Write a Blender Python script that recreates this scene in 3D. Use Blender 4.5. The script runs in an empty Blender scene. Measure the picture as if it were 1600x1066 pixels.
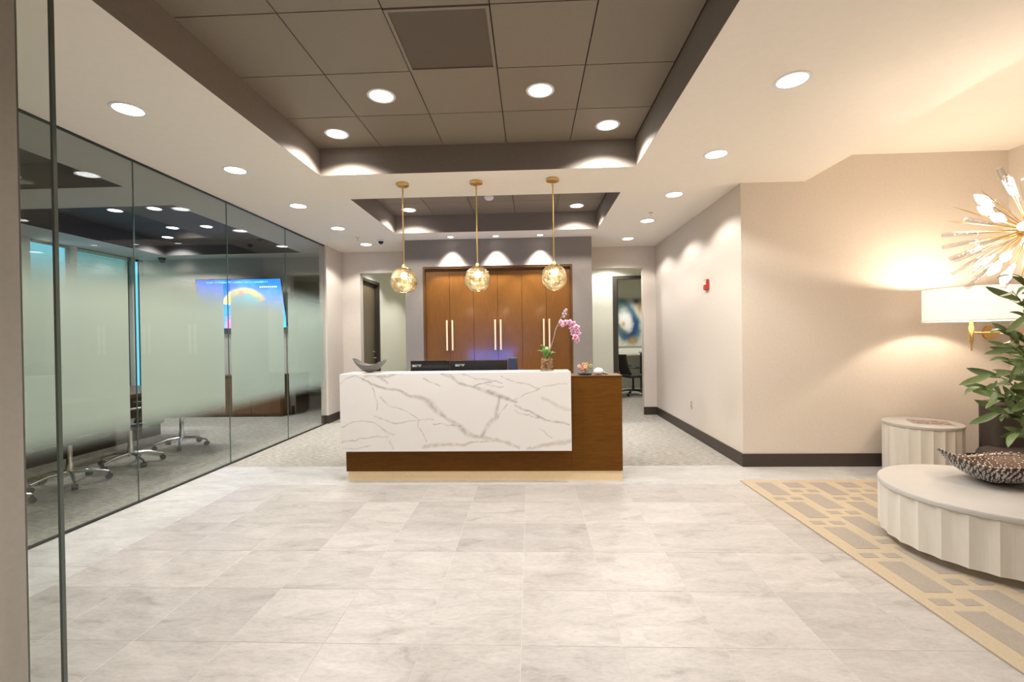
import bpy, bmesh, math, random
import numpy as np
from mathutils import Vector, Matrix, Euler, noise
R = math.radians
random.seed(7); np.random.seed(7)
S = bpy.context.scene
COL = S.collection

# ------------------------------------------------------------------ camera
cam = bpy.data.cameras.new('camera'); cam.sensor_width = 36; cam.lens = 16.063
cam.clip_start = .05; cam.clip_end = 100
co = bpy.data.objects.new('camera', cam); COL.objects.link(co)
rv = Vector((.9991102, .0397579, -.0140753)); uv = Vector((.01379673, .00727252, .99987837)); fv = Vector((-.03985543, .99918288, -.00671752))
M = Matrix((( rv.x, uv.x, -fv.x, 0), (rv.y, uv.y, -fv.y, 0), (rv.z, uv.z, -fv.z, 1.4047), (0, 0, 0, 1)))
co.matrix_world = M
S.camera = co
# ------------------------------------------------------------------ world: even blue-green daylight outside the windows
w = bpy.data.worlds.new('world'); S.world = w; w.use_nodes = True
bg = w.node_tree.nodes['Background']; bg.inputs[0].default_value = (.13, .50, .68, 1); bg.inputs[1].default_value = 1.6
# ------------------------------------------------------------------ exposure and lamp powers
S.view_settings.view_transform = 'Standard'; S.view_settings.look = 'None'
S.view_settings.gamma = 1; S.view_settings.use_curve_mapping = False
S.view_settings.exposure = 0.36
P_MAIN, P_TRAY, P_WASH, P_CONF, P_HALL, P_LOUNGE = 50, 85, 140, 68, 56, 40
S.cycles.transparent_max_bounces = 24
S.cycles.use_denoising = True
S.cycles.sample_clamp_indirect = 6
S.cycles.diffuse_bounces = 6

CZ, TZ = 3.014, 3.279      # lower ceiling, tray ceiling

# ------------------------------------------------------------------ mesh helpers
class MB:
    def __init__(s): s.v = []; s.f = []
    def add(s, vs, fs):
        o = len(s.v); s.v += [tuple(p) for p in vs]; s.f += [tuple(i + o for i in f) for f in fs]; return s
    def box(s, x0, x1, y0, y1, z0, z1):
        return s.add([(x0,y0,z0),(x1,y0,z0),(x1,y1,z0),(x0,y1,z0),(x0,y0,z1),(x1,y0,z1),(x1,y1,z1),(x0,y1,z1)],
                     [(0,3,2,1),(4,5,6,7),(0,1,5,4),(1,2,6,5),(2,3,7,6),(3,0,4,7)])
    def cbox(s, c, d): return s.box(c[0]-d[0]/2,c[0]+d[0]/2,c[1]-d[1]/2,c[1]+d[1]/2,c[2]-d[2]/2,c[2]+d[2]/2)
    def lathe(s, prof, n=32, c=(0,0,0), rf=None):
        vs = []; fs = []
        for r, z in prof:
            for i in range(n):
                a = 2*math.pi*i/n; q = r*(rf(a, z) if rf else 1)
                vs.append((c[0]+q*math.cos(a), c[1]+q*math.sin(a), c[2]+z))
        for j in range(len(prof)-1):
            for i in range(n):
                k = (i+1) % n
                fs.append((j*n+i, j*n+k, (j+1)*n+k, (j+1)*n+i))
        if prof[0][0] > 1e-6: fs.append(tuple(range(n-1,-1,-1)))
        if prof[-1][0] > 1e-6: fs.append(tuple((len(prof)-1)*n+i for i in range(n)))
        return s.add(vs, fs)
    def shell(s, prof, n=32, c=(0,0,0), rf=None):      # closed ring profile (no caps)
        vs = []; fs = []; m = len(prof)
        for r, z in prof:
            for i in range(n):
                a = 2*math.pi*i/n; q = r*(rf(a, z) if rf else 1)
                vs.append((c[0]+q*math.cos(a), c[1]+q*math.sin(a), c[2]+z))
        for j in range(m):
            l = (j+1) % m
            for i in range(n):
                k = (i+1) % n
                fs.append((j*n+i, j*n+k, l*n+k, l*n+i))
        return s.add(vs, fs)
    def tube(s, pts, r, n=10):
        pts = [Vector(p) for p in pts]; m = len(pts)
        rr = r if isinstance(r, (list, tuple)) else [r]*m
        vs = []; fs = []; up = None
        for j, p in enumerate(pts):
            t = (pts[min(j+1,m-1)] - pts[max(j-1,0)]).normalized()
            if up is None: up = Vector((0,0,1)) if abs(t.z) < .9 else Vector((1,0,0))
            a = t.cross(up).normalized(); b = a.cross(t).normalized(); up = b
            for i in range(n):
                q = 2*math.pi*i/n
                vs.append(p + (a*math.cos(q) + b*math.sin(q))*rr[j])
        for j in range(m-1):
            for i in range(n):
                k = (i+1) % n
                fs.append((j*n+i, j*n+k, (j+1)*n+k, (j+1)*n+i))
        fs.append(tuple(range(n-1,-1,-1))); fs.append(tuple((m-1)*n+i for i in range(n)))
        return s.add(vs, fs)
    def ball(s, c, r, n=14, m=8, sc=(1,1,1)):
        vs = [(c[0],c[1],c[2]-r*sc[2])]; fs = []
        for j in range(1,m):
            t = -math.pi/2 + math.pi*j/m
            for i in range(n):
                a = 2*math.pi*i/n
                vs.append((c[0]+r*sc[0]*math.cos(t)*math.cos(a), c[1]+r*sc[1]*math.cos(t)*math.sin(a), c[2]+r*sc[2]*math.sin(t)))
        vs.append((c[0],c[1],c[2]+r*sc[2])); T = len(vs)-1
        for i in range(n):
            k = (i+1) % n
            fs.append((0, 1+k, 1+i)); fs.append((T, 1+(m-2)*n+i, 1+(m-2)*n+k))
            for j in range(m-2): fs.append((1+j*n+i, 1+j*n+k, 1+(j+1)*n+k, 1+(j+1)*n+i))
        return s.add(vs, fs)
    def prism(s, poly, z0, z1):
        n = len(poly)
        return s.add([(x,y,z0) for x,y in poly]+[(x,y,z1) for x,y in poly],
                     [tuple(range(n-1,-1,-1)), tuple(range(n,2*n))]+[(i,(i+1)%n,n+(i+1)%n,n+i) for i in range(n)])
    def mesh(s, name, smooth=False):
        me = bpy.data.meshes.new(name); me.from_pydata(s.v, [], s.f); me.update()
        if smooth:
            me.polygons.foreach_set('use_smooth', [True]*len(me.polygons)); me.set_sharp_from_angle(angle=R(40))
        return me
    def build(s, name, mat, parent=None, smooth=False, bevel=0, kind=None, loc=None):
        me = s.mesh(name, smooth); me.materials.append(mat)
        o = bpy.data.objects.new(name, me); COL.objects.link(o)
        if parent: o.parent = parent
        if loc: o.location = loc
        if kind: o['kind'] = kind
        if bevel:
            b = o.modifiers.new('bevel', 'BEVEL'); b.width = bevel; b.segments = 2; b.limit_method = 'ANGLE'
        return o
def thing(name, label, cat, loc=(0,0,0), rz=0, group=None):
    o = bpy.data.objects.new(name, None); COL.objects.link(o); o.location = loc; o.rotation_euler = (0,0,rz)
    o.empty_display_size = .1
    return tag(o, label, cat, group)
def tag(o, label, cat, group=None):
    o['label'] = label; o['category'] = cat
    if group: o['group'] = group
    return o
def copy_tree(o, parent=None):
    c = o.copy(); COL.objects.link(c); c.parent = parent
    for ch in list(o.children): copy_tree(ch, c)
    return c
def struct(name, mb, mat, **k): return mb.build(name, mat, kind='structure', **k)
def slab(x0, x1, y0, y1, z0, z1, holes):
    xs = sorted({x0, x1, *[min(max(h[i],x0),x1) for h in holes for i in (0,1)]})
    ys = sorted({y0, y1, *[min(max(h[i],y0),y1) for h in holes for i in (2,3)]})
    m = MB()
    for a, b in zip(xs, xs[1:]):
        for c, d in zip(ys, ys[1:]):
            mx, my = (a+b)/2, (c+d)/2
            if not any(h[0] < mx < h[1] and h[2] < my < h[3] for h in holes): m.box(a, b, c, d, z0, z1)
    return m

# ------------------------------------------------------------------ material helpers
def nodes(name):
    m = bpy.data.materials.new(name); m.use_nodes = True
    nt = m.node_tree; return m, nt, nt.nodes, nt.links
def mat(name, col, rough=.5, metal=0, var=.0, scale=8, bump=0, bscale=120, stretch=(1,1,1), spec=.5, coat=0, obj_var=0, emit=None, coat_rough=.05):
    m, nt, N, L = nodes(name); b = N['Principled BSDF']
    b.inputs['Roughness'].default_value = rough; b.inputs['Metallic'].default_value = metal
    b.inputs['Specular IOR Level'].default_value = spec
    b.inputs['Coat Weight'].default_value = coat; b.inputs['Coat Roughness'].default_value = coat_rough
    c4 = (*col, 1)
    if var or bump or obj_var:
        tc = N.new('ShaderNodeTexCoord'); mp = N.new('ShaderNodeMapping'); mp.inputs['Scale'].default_value = stretch
        L.new(tc.outputs['Object'], mp.inputs['Vector'])
        nz = N.new('ShaderNodeTexNoise'); nz.inputs['Scale'].default_value = scale; nz.inputs['Detail'].default_value = 6; nz.inputs['Roughness'].default_value = .65
        L.new(mp.outputs[0], nz.inputs['Vector'])
        mr = N.new('ShaderNodeMapRange'); mr.inputs['From Min'].default_value = .25; mr.inputs['From Max'].default_value = .75
        mr.inputs['To Min'].default_value = 1-var; mr.inputs['To Max'].default_value = 1+var
        L.new(nz.outputs['Fac'], mr.inputs['Value'])
        val = mr.outputs[0]
        if obj_var:
            oi = N.new('ShaderNodeObjectInfo'); m2 = N.new('ShaderNodeMapRange')
            m2.inputs['To Min'].default_value = 1-obj_var; m2.inputs['To Max'].default_value = 1+obj_var*.35
            L.new(oi.outputs['Random'], m2.inputs['Value'])
            mu = N.new('ShaderNodeMath'); mu.operation = 'MULTIPLY'; L.new(val, mu.inputs[0]); L.new(m2.outputs[0], mu.inputs[1]); val = mu.outputs[0]
            ad = N.new('ShaderNodeVectorMath'); ad.operation = 'MULTIPLY_ADD'
            L.new(oi.outputs['Random'], ad.inputs[0]); ad.inputs[1].default_value = (31, 57, 13); L.new(tc.outputs['Object'], ad.inputs[2]); L.new(ad.outputs[0], mp.inputs['Vector'])
        vm = N.new('ShaderNodeVectorMath'); vm.operation = 'SCALE'; vm.inputs[0].default_value = col; L.new(val, vm.inputs['Scale'])
        L.new(vm.outputs[0], b.inputs['Base Color'])
        if bump:
            n2 = N.new('ShaderNodeTexNoise'); n2.inputs['Scale'].default_value = bscale; n2.inputs['Detail'].default_value = 3
            L.new(mp.outputs[0], n2.inputs['Vector'])
            bp = N.new('ShaderNodeBump'); bp.inputs['Strength'].default_value = bump; bp.inputs['Distance'].default_value = .004
            L.new(n2.outputs['Fac'], bp.inputs['Height']); L.new(bp.outputs[0], b.inputs['Normal'])
    else:
        b.inputs['Base Color'].default_value = c4
    if emit:
        b.inputs['Emission Color'].default_value = (*emit[0], 1); b.inputs['Emission Strength'].default_value = emit[1]
    return m
def emission(name, col, s):
    m, nt, N, L = nodes(name); N.remove(N['Principled BSDF']); e = N.new('ShaderNodeEmission')
    e.inputs[0].default_value = (*col,1); e.inputs[1].default_value = s; L.new(e.outputs[0], N['Material Output'].inputs[0]); return m
def schlick(N, L, f0):
    lw = N.new('ShaderNodeLayerWeight'); lw.inputs['Blend'].default_value = .5
    p = N.new('ShaderNodeMath'); p.operation = 'POWER'; L.new(lw.outputs['Facing'], p.inputs[0]); p.inputs[1].default_value = 5
    ma = N.new('ShaderNodeMath'); ma.operation = 'MULTIPLY_ADD'; L.new(p.outputs[0], ma.inputs[0]); ma.inputs[1].default_value = 1-f0; ma.inputs[2].default_value = f0
    return ma.outputs[0]
def glass(name, tint, f0=.045, bump=0, bscale=20):
    m, nt, N, L = nodes(name); N.remove(N['Principled BSDF'])
    t = N.new('ShaderNodeBsdfTransparent'); t.inputs[0].default_value = (*tint, 1)
    g = N.new('ShaderNodeBsdfGlossy'); g.inputs['Roughness'].default_value = .0 if not bump else .04
    mx = N.new('ShaderNodeMixShader'); L.new(schlick(N, L, f0), mx.inputs[0]); L.new(t.outputs[0], mx.inputs[1]); L.new(g.outputs[0], mx.inputs[2])
    if bump:
        nz = N.new('ShaderNodeTexNoise'); nz.inputs['Scale'].default_value = bscale
        tc = N.new('ShaderNodeTexCoord'); L.new(tc.outputs['Object'], nz.inputs['Vector'])
        bp = N.new('ShaderNodeBump'); bp.inputs['Strength'].default_value = bump; bp.inputs['Distance'].default_value = .02
        L.new(nz.outputs['Fac'], bp.inputs['Height']); L.new(bp.outputs[0], g.inputs['Normal'])
    L.new(mx.outputs[0], N['Material Output'].inputs[0]); return m
def vcol(name, rough=.3, emit=0, coat=0, fine=.0):
    m, nt, N, L = nodes(name); b = N['Principled BSDF']; a = N.new('ShaderNodeAttribute'); a.attribute_name = 'Col'
    out = a.outputs['Color']
    if fine:
        tc = N.new('ShaderNodeTexCoord'); nz = N.new('ShaderNodeTexNoise'); nz.inputs['Scale'].default_value = 60; nz.inputs['Detail'].default_value = 5
        L.new(tc.outputs['Object'], nz.inputs['Vector'])
        mr = N.new('ShaderNodeMapRange'); mr.inputs['To Min'].default_value = 1-fine; mr.inputs['To Max'].default_value = 1+fine; L.new(nz.outputs['Fac'], mr.inputs['Value'])
        vm = N.new('ShaderNodeVectorMath'); vm.operation = 'SCALE'; L.new(out, vm.inputs[0]); L.new(mr.outputs[0], vm.inputs['Scale']); out = vm.outputs[0]
    L.new(out, b.inputs['Base Color']); b.inputs['Roughness'].default_value = rough; b.inputs['Coat Weight'].default_value = coat
    if emit:
        b.inputs['Base Color'].default_value = (0,0,0,1); nt.links.remove(b.inputs['Base Color'].links[0])
        L.new(out, b.inputs['Emission Color']); b.inputs['Emission Strength'].default_value = emit
    return m
def grid_mesh(name, origin, du, dv, nu, nv, rgb, thick):
    """a slab nu x nv quads over origin + u*du + v*dv with vertex colours rgb(u,v) and a back offset by thick"""
    o = np.array(origin); du = np.array(du, float); dv = np.array(dv, float)
    u, v = np.meshgrid(np.linspace(0,1,nu+1), np.linspace(0,1,nv+1)); u = u.ravel(); v = v.ravel()
    P = o + u[:,None]*du + v[:,None]*dv
    i = np.arange(nu)[None,:] + (nu+1)*np.arange(nv)[:,None]
    F = np.stack([i, i+1, i+nu+2, i+nu+1], -1).reshape(-1,4)
    n = len(P); t = np.array(thick, float)
    c = [0, nu, (nu+1)*(nv+1)-1, (nu+1)*nv]
    B = P[c] + t
    edge = [list(range(0, nu+1)), list(range(nu, n, nu+1)), list(range(n-1, (nu+1)*nv-1, -1)), list(range((nu+1)*nv, -1, -(nu+1)))]
    faces = [tuple(q) for q in F.tolist()] + [(n+3, n+2, n+1, n)]
    for k in range(4): faces.append(tuple(edge[k][::-1]) + (n+k, n+(k+1)%4))
    me = bpy.data.meshes.new(name); me.from_pydata(np.vstack([P,B]).tolist(), [], faces); me.update()
    col = rgb(u, v); col = np.vstack([col, np.repeat(col.mean(0)[None], 4, 0)])
    a = me.color_attributes.new('Col', 'FLOAT_COLOR', 'POINT')
    a.data.foreach_set('color', np.hstack([col, np.ones((len(col),1))]).astype(np.float32).ravel())
    return me
def obj(name, me, m, parent=None):
    me.materials.append(m); o = bpy.data.objects.new(name, me); COL.objects.link(o)
    if parent: o.parent = parent
    return o
def vnoise(x, y, sc, seed):
    out = np.zeros_like(x); amp = 1; tot = 0
    rng = np.random.RandomState(seed)
    for k in range(5):
        g = rng.rand(64,64); X = (x*sc) % 63; Y = (y*sc) % 63
        i = X.astype(int); j = Y.astype(int); fx = X-i; fy = Y-j; fx = fx*fx*(3-2*fx); fy = fy*fy*(3-2*fy)
        i1 = (i+1) % 64; j1 = (j+1) % 64
        out += amp*((g[i,j]*(1-fx)+g[i1,j]*fx)*(1-fy)+(g[i,j1]*(1-fx)+g[i1,j1]*fx)*fy); tot += amp; amp *= .5; sc *= 2
    return out/tot - .5

m_wall = mat('wall_fabric', (.66,.595,.52), .85, var=.05, scale=40, bump=.25, bscale=160)
m_ceil = mat('ceiling_paint', (.87,.82,.735), .9, var=.02, scale=20)
m_taupe = mat('taupe_paint', (.20,.165,.135), .7, var=.06, scale=30, bump=.1)
m_tile_c = mat('ceiling_tile_metal', (.235,.195,.148), .5, var=.06, scale=60, bump=.1, bscale=300, obj_var=.06, spec=.6)
m_dark = mat('dark_gap', (.03,.025,.02), .8)
m_confdim = mat('conference_tray_dimmed', (.045,.043,.045), .7, var=.06, scale=30)  # lobby tray finish darkened to stand for the dim conference room
m_conf = mat('conference_wall_grey', (.45,.44,.42), .85, var=.05, scale=30)
m_confceil = mat('conference_ceiling_dimmed', (.60,.57,.52), .9, var=.02, scale=20)  # ceiling paint greyed in its colour for the dimmer room
m_feature = mat('feature_wall_taupe', (.25,.22,.19), .85, var=.12, scale=90, bump=.25, bscale=200)
m_hall = mat('hall_paint', (.80,.80,.70), .85, var=.03, scale=20)
m_pillar = mat('grey_pillar', (.36,.335,.30), .6, var=.05, scale=40)
m_base = mat('dark_base', (.045,.033,.025), .45, var=.1, scale=20)
m_grout = mat('grout', (.60,.575,.545), .8)
m_bronze = mat('bronze_frame', (.07,.06,.05), .45, metal=.3)
m_channel = mat('glass_channel', (.035,.035,.03), .4, metal=.5)
m_white = mat('white_trim', (.8,.8,.8), .4)
m_gold = mat('brass', (.72,.50,.20), .28, metal=1, var=.05, scale=60)
m_palegold = mat('pale_gold_metal', (.95,.75,.47), .45, metal=.1, var=.04, scale=30)
m_chrome = mat('polished_aluminium', (.75,.74,.72), .22, metal=1)
m_black = mat('black_plastic', (.014,.013,.014), .42)
m_gloss = mat('black_gloss', (.012,.011,.013), .12)
m_lens = emission('lamp_lens', (1,.98,.96), 9)
m_bulb = emission('warm_bulb', (1,.86,.66), 16)

# stone with horizontal cloudy streaks, each tile its own tone
def stone(name, col, ov):
    m, nt, N, L = nodes(name); b = N['Principled BSDF']; b.inputs['Roughness'].default_value = .38; b.inputs['Specular IOR Level'].default_value = .4
    tc = N.new('ShaderNodeTexCoord'); oi = N.new('ShaderNodeObjectInfo')
    ad = N.new('ShaderNodeVectorMath'); ad.operation = 'MULTIPLY_ADD'; L.new(oi.outputs['Random'], ad.inputs[0]); ad.inputs[1].default_value = (31,57,13); L.new(tc.outputs['Object'], ad.inputs[2])
    mp = N.new('ShaderNodeMapping'); mp.inputs['Scale'].default_value = (1, 2.6, 1); L.new(ad.outputs[0], mp.inputs['Vector'])
    n1 = N.new('ShaderNodeTexNoise'); n1.inputs['Scale'].default_value = 3.2; n1.inputs['Detail'].default_value = 9; n1.inputs['Roughness'].default_value = .7; n1.inputs['Distortion'].default_value = .8
    L.new(mp.outputs[0], n1.inputs['Vector'])
    cr = N.new('ShaderNodeValToRGB'); e = cr.color_ramp.elements
    e[0].position = .30; e[0].color = (.66,.65,.64,1); e[1].position = .64; e[1].color = (1.05,1.05,1.05,1)
    x = e.new(.42); x.color = (.88,.875,.87,1)
    L.new(n1.outputs['Fac'], cr.inputs[0])
    n3 = N.new('ShaderNodeTexNoise'); n3.inputs['Scale'].default_value = 26; n3.inputs['Detail'].default_value = 8; n3.inputs['Roughness'].default_value = .8; L.new(mp.outputs[0], n3.inputs['Vector'])
    r3 = N.new('ShaderNodeMapRange'); r3.inputs['From Min'].default_value = .30; r3.inputs['From Max'].default_value = .55; r3.inputs['To Min'].default_value = .80; r3.inputs['To Max'].default_value = 1.02; L.new(n3.outputs['Fac'], r3.inputs['Value'])
    v0 = N.new('ShaderNodeVectorMath'); v0.operation = 'SCALE'; L.new(cr.outputs[0], v0.inputs[0]); L.new(r3.outputs[0], v0.inputs['Scale'])
    m2 = N.new('ShaderNodeMapRange'); m2.inputs['To Min'].default_value = 1-ov; m2.inputs['To Max'].default_value = 1+ov*.5; L.new(oi.outputs['Random'], m2.inputs['Value'])
    v1 = N.new('ShaderNodeVectorMath'); v1.operation = 'SCALE'; L.new(v0.outputs[0], v1.inputs[0]); L.new(m2.outputs[0], v1.inputs['Scale'])
    v2 = N.new('ShaderNodeVectorMath'); v2.operation = 'MULTIPLY'; L.new(v1.outputs[0], v2.inputs[0]); v2.inputs[1].default_value = col
    L.new(v2.outputs[0], b.inputs['Base Color'])
    return m
m_stone = stone('stone_tile', (.475,.447,.425), .13)
m_stone_b = stone('stone_border_tile', (.52,.51,.495), .03)
m_carpet = mat('loop_carpet', (.345,.325,.29), .95, var=.5, scale=26, bump=.6, bscale=220, stretch=(.55,1.6,1), spec=.1)
def wood(name, a, b_, coat, rough=.35, grain=(14,14,1.2), coat_rough=.08):
    m, nt, N, L = nodes(name); b = N['Principled BSDF']; b.inputs['Roughness'].default_value = rough; b.inputs['Coat Weight'].default_value = coat; b.inputs['Coat Roughness'].default_value = coat_rough
    tc = N.new('ShaderNodeTexCoord'); mp = N.new('ShaderNodeMapping'); mp.inputs['Scale'].default_value = grain; L.new(tc.outputs['Object'], mp.inputs['Vector'])
    n1 = N.new('ShaderNodeTexNoise'); n1.inputs['Scale'].default_value = 4; n1.inputs['Detail'].default_value = 8; n1.inputs['Roughness'].default_value = .7; n1.inputs['Distortion'].default_value = .4
    L.new(mp.outputs[0], n1.inputs['Vector'])
    cr = N.new('ShaderNodeValToRGB'); e = cr.color_ramp.elements; e[0].position = .3; e[0].color = (*a,1); e[1].position = .7; e[1].color = (*b_,1)
    L.new(n1.outputs['Fac'], cr.inputs[0]); L.new(cr.outputs[0], b.inputs['Base Color']); return m
m_walnut = wood('walnut_veneer', (.115,.044,.004), (.165,.066,.007), .0, .6, (2,14,14), .15); m_walnut.node_tree.nodes['Principled BSDF'].inputs['Specular IOR Level'].default_value = .15
m_door = wood('cabinet_veneer', (.125,.043,.003), (.20,.075,.006), .65, .4, (14,14,1.2), .14)
m_darkwood = wood('dark_wood', (.045,.022,.01), (.08,.04,.02), .2, .4)
m_brownwood = wood('brown_wood', (.12,.06,.025), (.18,.09,.04), .1, .45)
m_glass = glass('partition_glass', (.945,.965,.95), .045)
m_clear = glass('clear_glass', (.93,.95,.94), .06)
m_crystal = glass('crystal', (.97,.97,.97), .30, .3, 30)
# graded frosted film: clear at top and foot, milky between
def film():
    m, nt, N, L = nodes('frosted_film'); N.remove(N['Principled BSDF'])
    tc = N.new('ShaderNodeTexCoord'); sp = N.new('ShaderNodeSeparateXYZ'); L.new(tc.outputs['Object'], sp.inputs[0])
    def ramp(a, b):
        r = N.new('ShaderNodeMapRange'); r.interpolation_type = 'SMOOTHSTEP'; r.inputs['From Min'].default_value = a; r.inputs['From Max'].default_value = b; L.new(sp.outputs['Z'], r.inputs['Value']); return r.outputs[0]
    mu = N.new('ShaderNodeMath'); mu.operation = 'MULTIPLY'; L.new(ramp(.57,.84), mu.inputs[0]); L.new(ramp(2.22,1.70), mu.inputs[1])
    m3 = N.new('ShaderNodeMath'); m3.operation = 'MULTIPLY'; L.new(mu.outputs[0], m3.inputs[0]); m3.inputs[1].default_value = .93
    t = N.new('ShaderNodeBsdfTransparent'); d = N.new('ShaderNodeBsdfDiffuse'); d.inputs[0].default_value = (.62,.68,.635,1)
    tr = N.new('ShaderNodeBsdfTranslucent'); tr.inputs[0].default_value = (.70,.80,.74,1)
    a = N.new('ShaderNodeMixShader'); a.inputs[0].default_value = .4; L.new(d.outputs[0], a.inputs[1]); L.new(tr.outputs[0], a.inputs[2])
    mx = N.new('ShaderNodeMixShader'); L.new(m3.outputs[0], mx.inputs[0]); L.new(t.outputs[0], mx.inputs[1]); L.new(a.outputs[0], mx.inputs[2])
    L.new(mx.outputs[0], N['Material Output'].inputs[0]); return m
m_film = film()

# ------------------------------------------------------------------ SETTING: floors
fl = struct('floor', MB().box(-7.7,5.4,-2.8,13.0,-.2,-.0013), m_grout)
struct('floor_vestibule', MB().box(-3.46,4.98,-2.7,1.159,-.012,0), m_stone)
cp = MB().box(-7.45,-3.475,1.2,12.7,-.012,0).box(-3.475,2.25,5.0,8.26,-.012,0).box(-3.475,5.3,8.26,12.7,-.012,0)
struct('floor_carpet', cp, m_carpet)
_tm = {}
def tile(x0, x1, y0, y1, m):
    w_, h_ = round(x1-x0,3), round(y1-y0,3); k = (w_, h_, m.name)
    if k not in _tm:
        g = .0009; b = .0016
        q = MB()
        X, Y = w_/2-g, h_/2-g
        q.add([(-X,-Y,-.0012),(X,-Y,-.0012),(X,Y,-.0012),(-X,Y,-.0012),(-X,-Y,-b*.4),(X,-Y,-b*.4),(X,Y,-b*.4),(-X,Y,-b*.4),(-X+b,-Y+b,0),(X-b,-Y+b,0),(X-b,Y-b,0),(-X+b,Y-b,0)],
              [(0,3,2,1),(0,1,5,4),(1,2,6,5),(2,3,7,6),(3,0,4,7),(4,5,9,8),(5,6,10,9),(6,7,11,10),(7,4,8,11),(8,9,10,11)])
        _tm[k] = q.mesh('tile'); _tm[k].materials.append(m)
    o = bpy.data.objects.new('tile', _tm[k]); COL.objects.link(o); o.parent = fl; o.location = ((x0+x1)/2,(y0+y1)/2,0)
TS = .4572; X0 = -.06-6*TS; Y0 = 4.36
for i in range(17):
    for j in range(7):
        x1 = min(X0+(i+1)*TS, 4.98)
        tile(X0+i*TS, x1, Y0-(j+1)*TS, Y0-j*TS, m_stone)
for k in range(4): tile(-3.456, X0, Y0-(k+1)*.8, Y0-k*.8, m_stone_b)
tile(-3.456, X0, Y0, 5.0, m_stone_b)
xs = [X0+2*TS*k for k in range(6)]+[2.25]
for a, b in zip(xs, xs[1:]): tile(a, b, Y0, 5.0, m_stone_b)
for a in (2.25, 3.16, 4.07): tile(a, a+.91, Y0, 4.95, m_stone_b)

# ------------------------------------------------------------------ SETTING: ceilings
T1 = (-2.03,1.03,.13,4.397); T2 = (-2.03,1.03,5.15,6.87); TL = (2.92,4.99,.5,4.96); C1 = (-6.72,-4.15,1.7,4.54); C2 = (-6.72,-4.15,5.2,8.18)
struct('ceiling', slab(-3.475,5.1,-2.8,12.9,CZ,CZ+.03,[T1,T2,TL]), m_ceil)
struct('ceiling_conference', slab(-7.6,-3.475,1.2,12.9,CZ,CZ+.03,[C1,C2]), m_confceil)
struct('ceiling_roof', MB().box(-7.7,5.4,-2.9,13.1,3.5,3.6), m_dark)
def fascia(name, h, m, ztop=TZ+.03, t=.02):
    q = MB(); x0,x1,y0,y1 = h
    e = .003; zb = CZ+.0005
    q.box(x0-t,x0+e,y0-t,y1+t,zb,ztop).box(x1-e,x1+t,y0-t,y1+t,zb,ztop).box(x0+e,x1-e,y0-t,y0+e,zb,ztop)
    if m is not m_ceil: q.box(x0+e,x1-e,y1-e,y1+t,zb,ztop)
    struct(name, q, m)
fascia('trim_1', T1, m_taupe); fascia('trim_2', T2, m_taupe); fascia('trim_3', TL, m_ceil); fascia('trim_4', C1, m_confdim); fascia('trim_5', C2, m_confdim)
struct('ceiling_lounge', MB().box(TL[0],TL[1],TL[2],TL[3],TZ,TZ+.03), m_ceil)
for n_, h in (('ceiling_boardroom', C1), ('ceiling_boardroom.001', C2)): struct(n_, MB().box(h[0],h[1],h[2],h[3],TZ,TZ+.03), m_confdim)
GT = .6096
ctm = MB().box(-GT/2+.004,GT/2-.004,-GT/2+.004,GT/2-.004,0,.012).mesh('ceiling_tile'); ctm.materials.append(m_tile_c)
for n_, h, y1, rows in (('ceiling_tray', T1, 4.397, 7), ('ceiling_tray.001', T2, 6.87, 3)):
    tr = struct(n_, MB().box(h[0],h[1],h[2],h[3],TZ+.0125,TZ+.04), m_dark)
    for j in range(rows):
        for i in range(5):
            cx = -2.032+GT*(i+.5); cy = y1-GT*(j+.5)
            if n_ == 'ceiling_tray' and i == 2 and j == 2: continue
            if cy-GT/2 < h[2]-.01:
                ya, yb = h[2], cy+GT/2-.004
                o = MB().box(cx-GT/2+.004,cx+GT/2-.004,ya,yb,TZ,TZ+.012).build('ceiling_tile', m_tile_c, tr)
                continue
            o = bpy.data.objects.new('ceiling_tile', ctm); COL.objects.link(o); o.parent = tr; o.location = (cx, cy, TZ)
# perforated return-air panel in the tray
def perf():
    m, nt, N, L = nodes('perforated_metal'); b = N['Principled BSDF']; b.inputs['Roughness'].default_value = .5
    tc = N.new('ShaderNodeTexCoord'); mp = N.new('ShaderNodeMapping'); mp.inputs['Rotation'].default_value = (0,0,R(45)); mp.inputs['Scale'].default_value = (95,95,95)
    L.new(tc.outputs['Object'], mp.inputs['Vector'])
    v = N.new('ShaderNodeTexVoronoi'); v.inputs['Scale'].default_value = 1; v.inputs['Randomness'].default_value = 0; L.new(mp.outputs[0], v.inputs['Vector'])
    cr = N.new('ShaderNodeValToRGB'); e = cr.color_ramp.elements; e[0].position = .36; e[0].color = (.03,.022,.015,1); e[1].position = .42; e[1].color = (.16,.125,.088,1)
    L.new(v.outputs['Distance'], cr.inputs[0]); L.new(cr.outputs[0], b.inputs['Base Color']); return m
vt = thing('air_grille', 'square perforated brown return air panel set in the tray ceiling tiles', 'vent', (-2.032+GT*2.5, 4.397-GT*2.5, TZ))
q = MB(); e = GT/2-.004
q.box(-e,e,-e,-e+.02,-.006,.012).box(-e,e,e-.02,e,-.006,.012).box(-e,-e+.02,-e+.02,e-.02,-.006,.012).box(e-.02,e,-e+.02,e-.02,-.006,.012)
q.build('frame', m_tile_c, vt); MB().box(-e+.02,e-.02,-e+.02,e-.02,.001,.009).build('perforated_panel', perf(), vt)

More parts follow.
